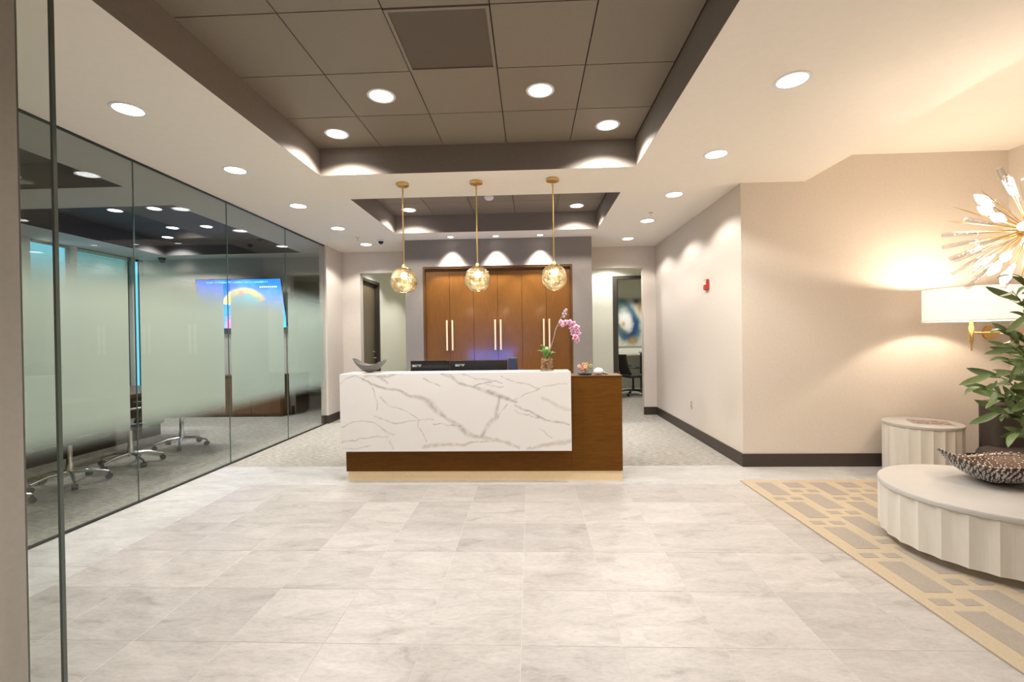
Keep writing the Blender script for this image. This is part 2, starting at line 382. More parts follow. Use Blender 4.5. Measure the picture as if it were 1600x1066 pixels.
# ------------------------------------------------------------------ SETTING: walls
H3 = 3.3
struct('wall_left', MB().box(-3.55,-3.43,7.60,8.40,0,CZ), m_wall)
wb = MB().box(-3.43,-3.10,8.26,8.40,0,CZ).box(-3.10,-2.02,8.26,8.40,2.63,CZ).box(1.0,2.03,8.26,8.40,2.63,CZ).box(2.03,2.25,8.26,8.40,0,CZ)
struct('wall_back', wb, m_wall)
wf = MB().box(-2.02,-1.73,7.36,8.38,0,CZ).box(.69,1.0,7.36,8.38,0,CZ).box(-1.73,.69,7.36,8.38,2.575,CZ).box(-1.73,.69,7.98,8.38,0,2.575)
struct('wall_feature', wf, m_feature)
struct('wall_right', MB().box(2.25,2.37,4.95,8.40,0,CZ), m_wall)
struct('wall_lounge', MB().box(2.37,5.1,4.95,5.07,0,H3), m_wall)
struct('wall_lounge_side', MB().box(4.98,5.1,-2.7,4.95,0,H3), m_wall)
struct('wall_entry', MB().box(-3.58,5.1,-2.8,-2.7,0,CZ), m_wall)
struct('wall_vestibule', MB().box(-3.58,-3.46,-2.7,1.2,0,CZ), m_wall)
struct('wall_front', MB().box(-3.46,-1.622,1.20,1.40,0,CZ), m_pillar)
# halls and rooms seen through the openings
struct('wall_hall_left', MB().box(-3.42,-3.3,8.40,8.81,0,CZ).box(-3.42,-3.3,9.91,12.2,0,CZ).box(-3.42,-3.3,8.81,9.91,2.65,CZ), m_hall)
struct('wall_hall_end', MB().box(-3.3,-.62,12.2,12.3,0,CZ).box(-.62,-.5,9.62,12.3,0,CZ), m_hall)
struct('wall_hall_right', MB().box(-.62,1.71,9.50,9.62,0,CZ).box(1.71,2.70,9.50,9.62,2.65,CZ).box(2.70,5.3,9.50,9.62,0,CZ).box(2.9,3.0,8.4,9.5,0,CZ).box(2.25,3.0,8.28,8.4,0,CZ), m_hall)
struct('wall_office', MB().box(-.5,5.3,12.62,12.75,0,CZ).box(5.2,5.3,9.62,12.62,0,CZ), m_hall)
# conference room
struct('wall_conference_back', MB().box(-7.45,-4.59,8.62,8.74,0,CZ).box(-4.59,-3.55,8.62,8.74,2.66,CZ), m_conf)
struct('wall_conference_front', MB().box(-7.6,-3.475,1.2,1.32,0,CZ), m_conf)
ww = MB().box(-7.6,-7.45,1.2,6.55,0,CZ).box(-7.6,-7.45,6.55,8.62,0,.5).box(-7.6,-7.45,8.62,12.8,0,CZ).box(-7.6,-7.45,7.2,7.26,.5,CZ).box(-7.6,-7.45,8.3,8.35,.5,CZ)
struct('wall_window', ww, m_conf)
struct('wall_alcove', MB().box(-7.45,-3.42,11.4,11.5,0,CZ), m_conf)
struct('wall_north', MB().box(-7.7,5.4,12.8,12.9,-.2,3.5), m_dark)
struct('wall_east', MB().box(5.3,5.4,-2.9,12.9,-.2,3.5), m_dark)
struct('wall_south', MB().box(-7.7,5.4,-2.9,-2.82,-.2,3.5), m_dark)
struct('wall_west', MB().box(-7.7,-7.6,-2.9,6.4,-.2,3.5).box(-7.7,-7.6,8.7,12.9,-.2,3.5).box(-7.7,-7.6,6.4,8.7,-.2,.3).box(-7.7,-7.6,6.4,8.7,3.1,3.5), m_dark)
struct('wall_plenum', MB().box(-3.5,-3.47,1.2,12.8,CZ+.03,3.5), m_dark)
# baseboards
BH, BT = .137, .014
struct('baseboard_right', MB().box(2.25-BT,2.25,4.95-BT,8.26-BT,0,BH).box(2.03-BT,2.25,8.26-BT,8.26,0,BH), m_base)
struct('baseboard_lounge', MB().box(2.25,4.98,4.95-BT,4.95,0,BH), m_base)
struct('baseboard_left', MB().box(-3.55,-3.43+BT,7.60-BT,7.60,0,BH).box(-3.43,-3.43+BT,7.60,8.26-BT,0,BH).box(-3.43,-3.10,8.26-BT,8.26,0,BH), m_base)
struct('baseboard_feature', MB().box(-2.02,-1.73,7.36-BT,7.36,0,BH).box(.69,1.0+BT,7.36-BT,7.36,0,BH), m_base)
struct('baseboard_alcove', MB().box(-7.45,-3.42,11.4-BT,11.4,0,.16).box(-4.6,-4.55,8.60,8.62,0,.16), m_base)
struct('baseboard_conference', MB().box(-7.45,-7.37,1.4,8.62,0,.30), m_base)
struct('baseboard_hall', MB().box(-3.3,-3.3+BT,9.96,12.2,0,.1).box(-.5,1.66,9.5-BT,9.5,0,.1), m_base)

# windows of the conference room
for n_, (a, b) in enumerate(((6.55,7.2),(7.26,8.3),(8.35,8.62))):
    wd = struct('window_%d' % (n_+1), MB().box(-7.56,-7.52,a,a+.03,.5,CZ).box(-7.56,-7.52,b-.03,b,.5,CZ).box(-7.56,-7.52,a+.03,b-.03,.5,.55).box(-7.56,-7.52,a+.03,b-.03,2.97,CZ), m_channel)
    MB().box(-7.545,-7.535,a+.03,b-.03,.55,2.97).build('pane', glass('window_tint_%d' % n_, ((.75,.9,.9),(.55,.85,.80),(.9,1,1))[n_], .06), wd)
bl = thing('window_blind', 'teal venetian blind drawn over the middle conference window behind the frosted glass', 'blind', (-7.49,7.78,0))
m_blind = mat('blind_teal', (.10,.36,.33), .6)
q = MB()
for k in range(80):
    z = .62+k*.029
    q.add([(-.010,-.48,z),(.012,-.48,z+.012),(.012,.48,z+.012),(-.010,.48,z),(-.010,-.48,z+.002),(.012,-.48,z+.014),(.012,.48,z+.014),(-.010,.48,z+.002)],[(0,3,2,1),(4,5,6,7),(0,1,5,4),(2,3,7,6),(1,2,6,5),(3,0,4,7)])
q.build('slat', m_blind, bl, kind='stuff'); MB().box(-.02,.02,-.49,.49,2.94,2.99).build('head_rail', m_blind, bl)

# glass partition: panes, films, channels
gp = MB().box(-3.475,-3.45,1.5,7.6,0,.016).box(-3.475,-3.45,1.5,7.6,CZ-.014,CZ)
part = struct('partition_glass', gp, m_channel)
ys = [1.5,2.64,3.88,5.115,6.372,7.598]
for a, b in zip(ys, ys[1:]):
    p = MB().box(-3.4685,-3.4565,a+.0015,b-.0015,.016,CZ-.014).build('pane', m_glass, part)
    MB().box(-3.4705,-3.4698,a+.058,b-.062,.30,2.46).build('frosted_film', m_film, p)
    MB().box(-3.4685,-3.4565,b-.0014,b+.0014,.016,CZ-.014).build('joint', mat('joint_edge', (.10,.16,.14), .3), p) if b < 7.5 else None
# near sidelight pane beside the pillar
sl = struct('window_4', MB().box(-1.622,-1.5035,1.392,1.408,0,.006).box(-1.622,-1.5035,1.392,1.408,CZ-.006,CZ), m_channel)
MB().box(-1.622,-1.512,1.394,1.406,.006,CZ-.006).build('pane', m_glass, sl)
MB().box(-1.512,-1.5035,1.394,1.406,.006,CZ-.006).build('pane_edge', mat('green_glass_edge', (.06,.085,.075), .2, coat=.3), sl)

# ------------------------------------------------------------------ recessed downlights
proto_ring = MB().shell([(.088,-.004),(.106,-.004),(.108,-.001),(.106,.0),(.088,.0)], 32).mesh('trim_ring', True)
proto_lens = MB().lathe([(.0,-.0012),(.0875,-.0012),(.0875,.001),(.0,.001)], 32).mesh('lens', False)
proto_ring.materials.append(m_white); proto_lens.materials.append(m_lens)
def downlight(x, y, z, label, group, power, cone=134, blend=.3, col=(1,.955,.90), scale=1.0, tilt=None):
    t = thing('downlight', label, 'downlight', (x,y,z), 0, group); t.scale = (scale,)*3
    for n_, me in (('trim_ring', proto_ring), ('lens', proto_lens)):
        o = bpy.data.objects.new(n_, me); COL.objects.link(o); o.parent = t
    ld = bpy.data.lights.new('downlight_lamp', 'SPOT'); ld.energy = power; ld.spot_size = R(cone); ld.spot_blend = blend; ld.shadow_soft_size = .05; ld.color = col
    lo = bpy.data.objects.new('downlight_lamp', ld); COL.objects.link(lo); lo.parent = t; lo.location = (0,0,-.03)
    if tilt: lo.rotation_euler = tilt
    return t
nth = ['nearest', 'second nearest', 'third', 'fourth', 'farthest']
for k, y in enumerate((3.047,4.188,5.353,6.474,7.602)):
    downlight(-2.74, y, CZ, 'round downlight in ceiling strip beside the glass wall, %s of five' % nth[k], 'downlights along the glass wall', P_MAIN)
for k, y in enumerate((2.975,4.146,5.289,6.458,7.609)):
    downlight((1.682,1.676,1.66,1.655,1.63)[k], y, CZ, 'round downlight in ceiling along the fire alarm wall, %s of five' % nth[k], 'downlights along the alarm wall', P_MAIN*.72)
for x, y, lb in ((-1.727,4.092,'round downlight in brown tile tray, far corner nearest the glass wall'),(.712,4.092,'round downlight in brown tile tray, far corner nearest the alarm wall'),
                 (-1.117,3.483,'round downlight in brown tray, second row, glass wall side of the perforated panel'),(.102,3.483,'round downlight in brown tray, second row, alarm wall side of the perforated panel')):
    downlight(x, y, TZ, lb, 'downlights in the large ceiling tray', P_TRAY)
for x, lb in ((-1.727,'small downlight in rear ceiling tray, above the left pendant rod'),(.69,'small downlight in rear ceiling tray, beyond the right pendant rod')):
    downlight(x, 6.565, TZ, lb, 'downlights in the rear ceiling tray', P_TRAY*.7)
for k, x in enumerate((-1.24,-.52,.178)):
    downlight(x, 7.20, CZ, 'tiny wall washer in the ceiling strip above the wood cabinet, %s of three' % ('left','middle','right')[k], 'wall washers above the cabinet', P_WASH, 80, .5, (1,.96,.92), .5)
for x, y, lb in ((-5.815,6.22,'conference ceiling downlight behind glass, near row, window side'),(-5.21,6.18,'conference ceiling downlight behind glass, near row, aisle side'),
                 (-5.80,7.235,'conference ceiling downlight behind glass, far row, window side'),(-5.21,7.207,'conference ceiling downlight behind glass, far row, aisle side'),(-6.41,7.88,'conference ceiling downlight behind glass, farthest, by the screen corner')):
    downlight(x, y, TZ, lb, 'conference room downlights', P_CONF, col=(1,.95,.9), scale=.9)
for x, y, lb in ((-.5,-1.2,'unseen fill downlight added farthest behind the viewer'),(1.6,.2,'unseen fill downlight added on the lounge side above the viewer'),(-2.4,.3,'unseen fill downlight added beside the grey pillar')):
    downlight(x, y, CZ, lb, 'added entrance fill lamps', P_MAIN*1.5)  # unseen lamps added to fill the lobby from the front
for x, y, lb in ((-2.7,9.3,'downlight in the pale hall beyond the left opening'),(-2.0,11.0,'unseen downlight added deep in the left hall to brighten its wall'),(1.6,9.0,'downlight in the pale hall beyond the right opening'),(2.6,11.2,'downlight in the far office with the painting')):
    downlight(x, y, CZ, lb, 'hall downlights', P_HALL*(2.2 if x > 2 else 1), col=(1,.97,.90))  # the deep left hall lamp is an unseen extra that lifts the wall

# ceiling fittings
t = thing('dome_camera', 'small dark dome camera on the ceiling near the left back corner', 'camera', (-2.383,7.284,CZ))
MB().lathe([(0,0),(.05,0),(.05,-.025),(0,-.025)][::-1], 20).build('base', m_white, t, True); MB().lathe([(0,-.07),(.02,-.067),(.036,-.052),(.042,-.026),(0,-.026)], 20).build('dome', m_gloss, t, True)
t = thing('dome_camera', 'dark dome camera on the conference ceiling by the window, seen through the glass', 'camera', (-6.95,8.40,CZ))
MB().lathe([(0,-.025),(.06,-.025),(.06,0),(0,0)], 20).build('base', m_black, t, True); MB().lathe([(0,-.10),(.03,-.095),(.05,-.07),(.056,-.026),(0,-.026)], 20).build('dome', m_gloss, t, True)
for x, y, z, lb in ((-2.676,7.066,CZ,'chrome sprinkler head near the dome camera'),(1.593,6.03,CZ,'chrome sprinkler head beside the alarm wall downlights')):
    t = thing('sprinkler_head', lb, 'sprinkler', (x,y,z)); MB().lathe([(0,-.006),(.034,-.006),(.038,0),(0,0)], 20).build('escutcheon', m_chrome, t, True)
    MB().lathe([(0,-.042),(.016,-.042),(.016,-.038),(.006,-.036),(.006,-.006),(0,-.006)], 12).build('deflector', m_chrome, t, True)
t = thing('smoke_detector', 'small white round detector in the rear ceiling tray between pendant rods', 'detector', (-.521,6.06,TZ))
MB().lathe([(0,-.035),(.045,-.035),(.06,-.02),(.065,0),(0,0)], 24).build('body', m_white, t, True); MB().lathe([(0,-.042),(.02,-.042),(.024,-.035),(0,-.035)], 16).build('cap', m_white, t, True)

# ------------------------------------------------------------------ wall fittings
m_red = mat('alarm_red', (.55,.045,.015), .4)
t = thing('fire_alarm', 'small red fire alarm strobe with white lens on the beige side wall', 'fire alarm', (2.25,5.885,2.045))
MB().box(-.028,0,-.062,.062,-.065,.065).build('housing', m_red, t, bevel=.006)
MB().box(-.05,-.028,-.045,.010,-.005,.050).build('strobe_lens', mat('strobe_lens', (.8,.8,.8), .2), t, bevel=.006)
MB().box(-.033,-.028,-.05,.05,-.055,-.015).build('sounder', m_red, t)
t = thing('wall_outlet', 'ivory wall outlet low on the beige side wall', 'outlet', (2.25,6.49,.44))
MB().box(-.006,0,-.036,.036,-.058,.058).build('plate', mat('ivory', (.62,.55,.44), .5), t, bevel=.003)
for z in (-.024,.024): MB().box(-.009,-.006,-.016,.016,z-.014,z+.014).build('socket', mat('ivory_dark', (.30,.26,.2), .5), t)

# ------------------------------------------------------------------ doors of the halls
dl = struct('door_1', MB().box(-3.44,-3.285,8.81,8.87,0,2.65).box(-3.44,-3.285,9.85,9.91,0,2.65).box(-3.44,-3.285,8.87,9.85,2.59,2.65), m_bronze)
lf = MB().box(-3.425,-3.385,8.87,9.85,.01,2.59).build('door_leaf', wood('olive_laminate', (.11,.085,.05), (.15,.115,.07), .1, .5), dl)
MB().tube([(-3.385,9.76,1.02),(-3.33,9.76,1.02),(-3.33,9.62,1.02)], .011).build('handle', m_chrome, lf, True)
MB().lathe([(0,0),(.026,0),(.026,.03),(0,.03)], 16).build('lock', m_chrome, lf, True, loc=(-3.385,9.76,1.14))
lf.children[1].rotation_euler = (0, R(90), 0)
dr = struct('door_2', MB().box(1.715,1.80,9.48,9.64,0,2.65).box(2.61,2.70,9.48,9.64,0,2.65).box(1.80,2.61,9.48,9.64,2.585,2.65), m_bronze)
lf = MB().box(1.80,1.845,9.64,10.5,.01,2.58).build('door_leaf', m_brownwood, dr)
for z in (.3,1.3,2.3): MB().box(1.80,1.812,9.60,9.64,z-.06,z+.06).build('hinge', m_chrome, dr)

# ------------------------------------------------------------------ built-in cabinet
cb = thing('cabinet', 'tall built-in walnut cabinet with six doors set into the taupe wall', 'cabinet', (-.52,7.42,0))
CW = 2.42; c0 = -CW/2; dw = (CW-.06)/6
q = MB().box(c0,c0+.03,-.05,.54,0,2.574).box(-c0-.03,-c0,-.05,.54,0,2.574).box(c0+.03,-c0-.03,-.05,.54,2.545,2.574).box(c0+.03,-c0-.03,.024,.54,0,2.545)
q.build('carcass', wood('cabinet_frame_wood', (.10,.042,.012), (.15,.065,.02), .2), cb)
for k in range(6):
    a = c0+.03+k*dw
    d = MB().box(a+.0025,a+dw-.0025,0,.022,.10,2.50).build('door', m_door, cb, bevel=.0015)
    hx = a+dw-.045 if k % 2 == 0 else a+.045
    h = MB().box(hx-.012,hx+.012,-.042,-.022,1.215,1.705)
    for z in (1.26,1.66): h.box(hx-.006,hx+.006,-.022,0,z-.006,z+.006)
    h.build('handle', m_palegold, d, bevel=.002)
MB().box(c0+.03,-c0-.03,.0,.02,0,.095).build('kick_plate', m_base, cb)
MB().box(c0+.03,-c0-.03,-.004,.022,2.505,2.545).build('top_rail', wood('cabinet_rail_wood', (.10,.042,.012), (.15,.065,.02), .2), cb)

# ------------------------------------------------------------------ reception desk
def veins():
    V = []
    def ln(pts, w, a=.6, tone=0): V.append((pts, w if isinstance(w, (list,tuple)) else [w]*len(pts), a, tone))
    ln([(170,185),(270,225),(340,238),(420,262),(480,285),(530,310),(570,350),(620,395),(690,440),(740,485),(800,495)], [3,5,5,6,10,15,14,9,12,12,8], .62, .5)
    ln([(600,150),(650,170),(690,200),(760,220),(830,243),(900,270),(960,295),(1005,308)], [6,9,6,5,8,10,9,5], .68, 0)
    ln([(1000,325),(1060,350),(1150,395),(1220,415),(1290,437)], 4, .6, 0)
    ln([(910,280),(900,330),(890,390),(850,440),(815,490)], [7,8,9,9,9], .5, .3)
    ln([(815,495),(900,515),(960,535),(1020,560)], [9,8,9,5], .5, .6)
    ln([(500,545),(580,540),(700,535),(760,525),(830,520),(880,520)], [9,9,6,4,4,3], .55, 1)
    ln([(1060,560),(1150,545),(1220,530),(1300,520)], [4,8,10,8], .5, .9)
    for p in ([(220,220),(240,270),(250,310),(240,350)],[(265,270),(290,300),(310,325),(400,350),(480,398),(550,395)],[(40,440),(110,415),(180,405),(230,420),(300,465),(330,480)],
              [(45,525),(150,500),(240,488),(300,490)],[(230,380),(290,405),(340,420),(430,410),(480,398)],[(40,205),(70,175),(130,165),(180,185)],[(270,170),(300,200)],[(500,180),(590,215)],
              [(720,155),(800,185),(880,190),(930,210)],[(780,215),(850,200),(900,195)],[(930,170),(1000,195),(1080,215),(1130,245)],[(1280,215),(1200,215),(1130,240),(1050,265),(990,300)],
              [(960,325),(920,360),(900,390)],[(1130,450),(1190,500)],[(830,205),(900,230),(940,225)],[(40,560),(120,555),(200,540)],[(1000,350),(1060,380),(1130,390)],[(550,420),(620,435),(700,440)]):
        ln(p, 2.3, .5, .2)
    ln([(480,400),(470,440),(500,480),(515,520)], 2.5, .5, .8); ln([(310,520),(325,560)], 4, .4, 1.0)
    ln([(1150,285),(1200,315),(1250,345),(1295,360)], [6,7,7,5], .35, .3); ln([(300,195),(230,160),(180,170)], [3,6,4], .4, .2); ln([(250,165),(330,158),(390,152)], [4,6,4], .5, .2)
    return V
def marble_rgb(u, v):
    x = 37 + u*1263; y = 150 + (1-v)*422
    x2 = x + 26*vnoise(x/300, y/300, 5, 1); y2 = y + 26*vnoise(x/300+9, y/300+4, 5, 2)
    base = np.array([.85,.835,.82]); grey = np.array([.25,.245,.245]); tan = np.array([.47,.36,.24])
    cloud = vnoise(x/400, y/400, 4, 3)
    col = base[None]*(1+.05*cloud[:,None])
    brk = np.clip(.75 + 1.6*vnoise(x/120, y/120, 6, 5), .1, 1.1)
    for pts, ws, a, tone in veins():
        best = np.zeros_like(x)
        for (p, q, wa, wb) in zip(pts, pts[1:], ws, ws[1:]):
            dx, dy = q[0]-p[0], q[1]-p[1]; t = np.clip(((x2-p[0])*dx+(y2-p[1])*dy)/(dx*dx+dy*dy), 0, 1)
            d = np.hypot(x2-p[0]-t*dx, y2-p[1]-t*dy); w_ = wa+(wb-wa)*t
            best = np.maximum(best, np.exp(-(d/w_)**2)*.75 + .25*np.exp(-(np.abs(d-w_)/1.8)**2))
        f = np.clip(best*a*brk*1.3, 0, .92)[:,None]
        tn = grey*(1-tone)+tan*tone
        col = col*(1-f) + tn[None]*f
    return col
m_marble = vcol('marble_front', .22, coat=.2)
m_marble2 = mat('marble_plain', (.80,.77,.74), .22, var=.07, scale=3)
dk = thing('reception_desk', 'reception desk with white veined marble front over walnut base', 'desk', (-.5,4.40,0))
def X(a): return a+.5
mzx0, mzx1, mz0, mz1 = -1.87, .385, .312, 1.072
obj('marble_front', grid_mesh('marble_front', (X(mzx0),0,mz0), (mzx1-mzx0,0,0), (0,0,mz1-mz0), 470, 158, marble_rgb, (0,.03,0)), m_marble, dk)
MB().box(X(mzx0),X(mzx1),.0301,.33,mz1-.03,mz1).build('marble_counter', m_marble2, dk, bevel=.003)
MB().box(X(mzx0),X(mzx0)+.03,.0301,.33,mz0,mz1-.0301).build('marble_side', m_marble2, dk)
MB().box(X(-1.85),X(.385),.08,.12,.095,1.04).build('front_panel', m_walnut, dk, bevel=.002)
MB().box(X(.3851),X(.885),.08,.38,.095,1.02).build('end_pier', m_walnut, dk, bevel=.002)
for a, b, c in ((-1.83,-1.80,.1201),(.86,.885,.3801)): MB().box(X(a),X(b),c,1.0,.095,.70).build('side_panel', m_walnut, dk)
MB().box(X(.39),X(.89),.075,.38,1.0201,1.026).build('ledge_top', m_brownwood, dk)
MB().box(X(-1.835),X(.877),.09,.95,0,.0949).build('plinth', m_palegold, dk)
MB().box(X(-1.80),X(.86),.125,1.0,.70,.74).build('worktop', m_brownwood, dk)

# things on and behind the desk
def monitor(x, y, z0, wd, ht, label, lx):
    t = thing('monitor', label, 'monitor', (x,y,z0), 0, 'monitors behind the counter')
    MB().box(-.11,.11,-.08,.08,0,.012).build('foot', m_black, t, bevel=.004); MB().box(-.025,.025,-.02,.01,.012,.20).build('stand', m_black, t)
    MB().box(-wd/2,wd/2,-.02,.022,1.164-z0-ht,1.164-z0).build('housing', m_gloss if lx < -.0 and wd < .5 else m_black, t, bevel=.004)
    MB().box(-wd/2+.012,wd/2-.012,.0221,.0235,1.164-z0-ht+.02,1.164-z0-.012).build('screen', emission('monitor_blue_screen', (.012,.22,1), 12), t)
    cu = bpy.data.curves.new('lettering', 'FONT'); cu.body = 'acer'; cu.size = .046; cu.extrude = .0008; cu.align_x = 'CENTER'; cu.align_y = 'CENTER'; cu.offset = .0012
    o = bpy.data.objects.new('tmp', cu); COL.objects.link(o); bpy.context.view_layer.update()
    me = bpy.data.meshes.new_from_object(o.evaluated_get(bpy.context.evaluated_depsgraph_get())); bpy.data.objects.remove(o)
    lo = obj('lettering', me, mat('logo_white', (.62,.62,.62), .4), t); lo.rotation_euler = (R(90),0,0); lo.location = (lx,-.021,1.164-z0-.05); lo.scale = (1.3,1,1)
    return t
monitor(-1.118, 5.05, .74, .43, .30, 'left black monitor seen from behind over the marble counter', -.145)
monitor(-.575, 5.05, .74, .64, .34, 'wider black monitor in the middle, seen from behind over the marble counter', -.207)

# metal leaf bowl
def sheet_obj(name, f, nu, nv, thick, m, parent, smooth=True, off=1):
    vs = [f(i/nu, j/nv) for j in range(nv+1) for i in range(nu+1)]
    fs = [(j*(nu+1)+i, j*(nu+1)+i+1, (j+1)*(nu+1)+i+1, (j+1)*(nu+1)+i) for j in range(nv) for i in range(nu)]
    o = MB().add(vs, fs).build(name, m, parent, smooth); s = o.modifiers.new('solid','SOLIDIFY'); s.thickness = thick; s.offset = off; return o
t = thing('leaf_bowl', 'grey hammered metal leaf shaped bowl on the marble counter', 'bowl', (-1.63,4.57,1.072))
def leafbowl(u, v):
    a = (u-.5)*2; b = (v-.5)*2; half = .10*(1-abs(a)**2.4)**.5 if abs(a) < 1 else 0
    x = a*.172; y = b*half
    z = .004 + .125*abs(a)**2.0*(1.12 if a < 0 else .95) + .075*b*b*(1-.3*abs(a))*(half/.10)
    return (x, y+.01*math.sin(a*3), z)
sheet_obj('bowl', leafbowl, 36, 14, .004, mat('hammered_pewter', (.13,.125,.115), .5, metal=.4, var=.15, scale=60, bump=.4, bscale=90), t)

# orchid in square glass
t = thing('potted_orchid', 'pink orchid in a square glass vase on the marble counter', 'orchid', (.16,4.55,1.072))
wv = .066
q = MB().box(-wv,wv,-wv,wv,0,.012).box(-wv,-wv+.005,-wv,wv,.012,.14).box(wv-.005,wv,-wv,wv,.012,.14).box(-wv+.005,wv-.005,-wv,-wv+.005,.012,.14).box(-wv+.005,wv-.005,wv-.005,wv,.012,.14)
q.build('glass_vase', m_clear, t)
q = MB()
for k in range(110): q.ball((random.uniform(-.05,.05),random.uniform(-.05,.05),random.uniform(.02,.12)), random.uniform(.008,.014), 7, 5)
q.build('bark_chips', mat('bark', (.45,.22,.09), .7, var=.4, scale=30), t, True, kind='stuff')
m_leaf = mat('orchid_leaf', (.17,.36,.08), .35, var=.2, scale=20)
for k, (az, ln_, lift, wd_) in enumerate(((170,.12,.07,.032),(20,.13,.05,.034),(100,.09,.10,.03),(250,.11,.08,.034),(320,.10,.06,.032),(200,.08,.12,.028))):
    def lf_(u, v, az=az, ln_=ln_, lift=lift, wd_=wd_):
        r = u*ln_; s_ = (v-.5)*2*wd_*math.sin(math.pi*min(.97, .12+.86*u))**.7; z = .125 + lift*2.1*u*(1.25-u*.75) + .15*abs(s_)
        ca, sa = math.cos(R(az)), math.sin(R(az)); r *= .75; return (ca*r-sa*s_, sa*r+ca*s_, z)
    sheet_obj('leaf', lf_, 8, 4, .003, m_leaf, t)
stem = [(.01,0,.12),(.03,0,.2),(.075,0,.33),(.095,0,.42),(.14,0,.51),(.185,0,.58)]
q = MB().tube(stem, [.007,.006,.005,.005,.004,.003], 8).tube([(.078,0,.37),(.11,-.01,.44),(.16,-.02,.468),(.22,-.02,.465),(.275,-.02,.44),(.30,-.02,.39),(.305,-.02,.33)], .003, 8)
q.build('stem', mat('orchid_stem', (.30,.24,.19), .6), t, True)
q = MB()
for (x,z) in ((.185,.585),(.195,.56),(.17,.56),(.20,.60),(.178,.535)): q.ball((x,0,z), .014, 8, 6, (1,.8,1.4))
q.build('bud', mat('orchid_bud', (.36,.31,.33), .6), t, True)
m_petal = mat('orchid_petal', (.70,.44,.60), .5, var=.15, scale=40)
pm = MB()
for k in range(5):
    a = R(90+72*k); ca, sa = math.cos(a), math.sin(a); L_ = .033
    def pt(r, s_, d): return (ca*r-sa*s_, d, sa*r+ca*s_)
    vs = [pt(0,0,0),pt(L_*.45,-.015,-.004),pt(L_*.55,0,-.008),pt(L_*.45,.015,-.004),pt(L_,-.009,.002),pt(L_*1.08,0,0),pt(L_,.009,.002)]
    pm.add(vs+[(p[0],p[1]+.002,p[2]) for p in vs], [(0,1,2),(0,2,3),(1,4,5,2),(2,5,6,3),(7,9,8),(7,10,9),(8,9,12,11),(9,10,13,12),(1,8,11,4),(4,11,12,5),(5,12,13,6),(6,13,10,3),(0,7,8,1),(3,10,7,0)])
pme = pm.mesh('flower', True); pme.materials.append(m_petal)
lipm = MB().ball((0,-.012,-.004), .009, 8, 6, (1,1,1.2)).mesh('lip', True); lipm.materials.append(mat('orchid_lip', (.50,.06,.16), .5))
for k, (x, z, s_) in enumerate(((.145,.485,.7),(.185,.475,.9),(.225,.475,1),(.262,.46,1.05),(.255,.425,1.05),(.295,.425,1.05),(.268,.38,1.1),(.305,.37,1.1),(.285,.33,1.05),(.30,.30,.9),(.16,.45,.6))):
    f = bpy.data.objects.new('flower', pme); COL.objects.link(f); f.parent = t; f.location = (x,-.03-.01*(k%3),z); f.rotation_euler = (R(-10+9*(k%4)),R(13*k),R(-20+14*(k%4))); f.scale = (s_,)*3
    l = bpy.data.objects.new('lip', lipm); COL.objects.link(l); l.parent = f

# ornaments on the wood ledge
t = thing('shell_ornament', 'small arrangement of dried coral pink and gold flowers on the wood ledge of the desk', 'ornament', (.545,4.60,1.026))
MB().lathe([(0,0),(.05,0),(.075,.012),(.08,.02),(.07,.02),(.045,.008),(0,.008)], 20).build('dish', mat('blue_dish', (.05,.16,.22), .3), t, True)
for k in range(16):
    a = random.uniform(0,6.28); r0 = random.uniform(.0,.07); h = random.uniform(.03,.115)
    c = ((.50,.20,.15),(.48,.30,.08),(.58,.36,.28),(.30,.28,.12))[k%4]
    q = MB(); base = Vector((r0*math.cos(a)+(.02 if k%2 else -.02), r0*math.sin(a)*.6, h))
    for j in range(6):
        b = 1.047*j; q.ball(base+Vector((.012*math.cos(b),.006*math.sin(b),.012*math.sin(b))), .009, 7, 5, (1,.6,1.2))
    q.tube([(base.x*.4,base.y*.4,.01), base], .002, 6)
    q.build('dried_flower', mat('dried_flower_%d' % k, c, .6), t, True)
t = thing('white_shell', 'rounded white shell resting on the wood ledge of the desk', 'shell', (.675,4.58,1.026))
q = MB()
prof = [(0,0),(.03,.003),(.048,.02),(.05,.036),(.04,.054),(.022,.066),(0,.07)]
q.lathe(prof, 24, rf=lambda a, z: 1+.05*math.cos(9*a)); q.build('body', mat('shell_white', (.80,.78,.74), .4), t, True)
MB().tube([(.048,0,.02),(.075,.0,.012),(.098,0,.006)], [.016,.011,.005], 10).build('tip', mat('shell_tip', (.36,.33,.28), .5), t, True)

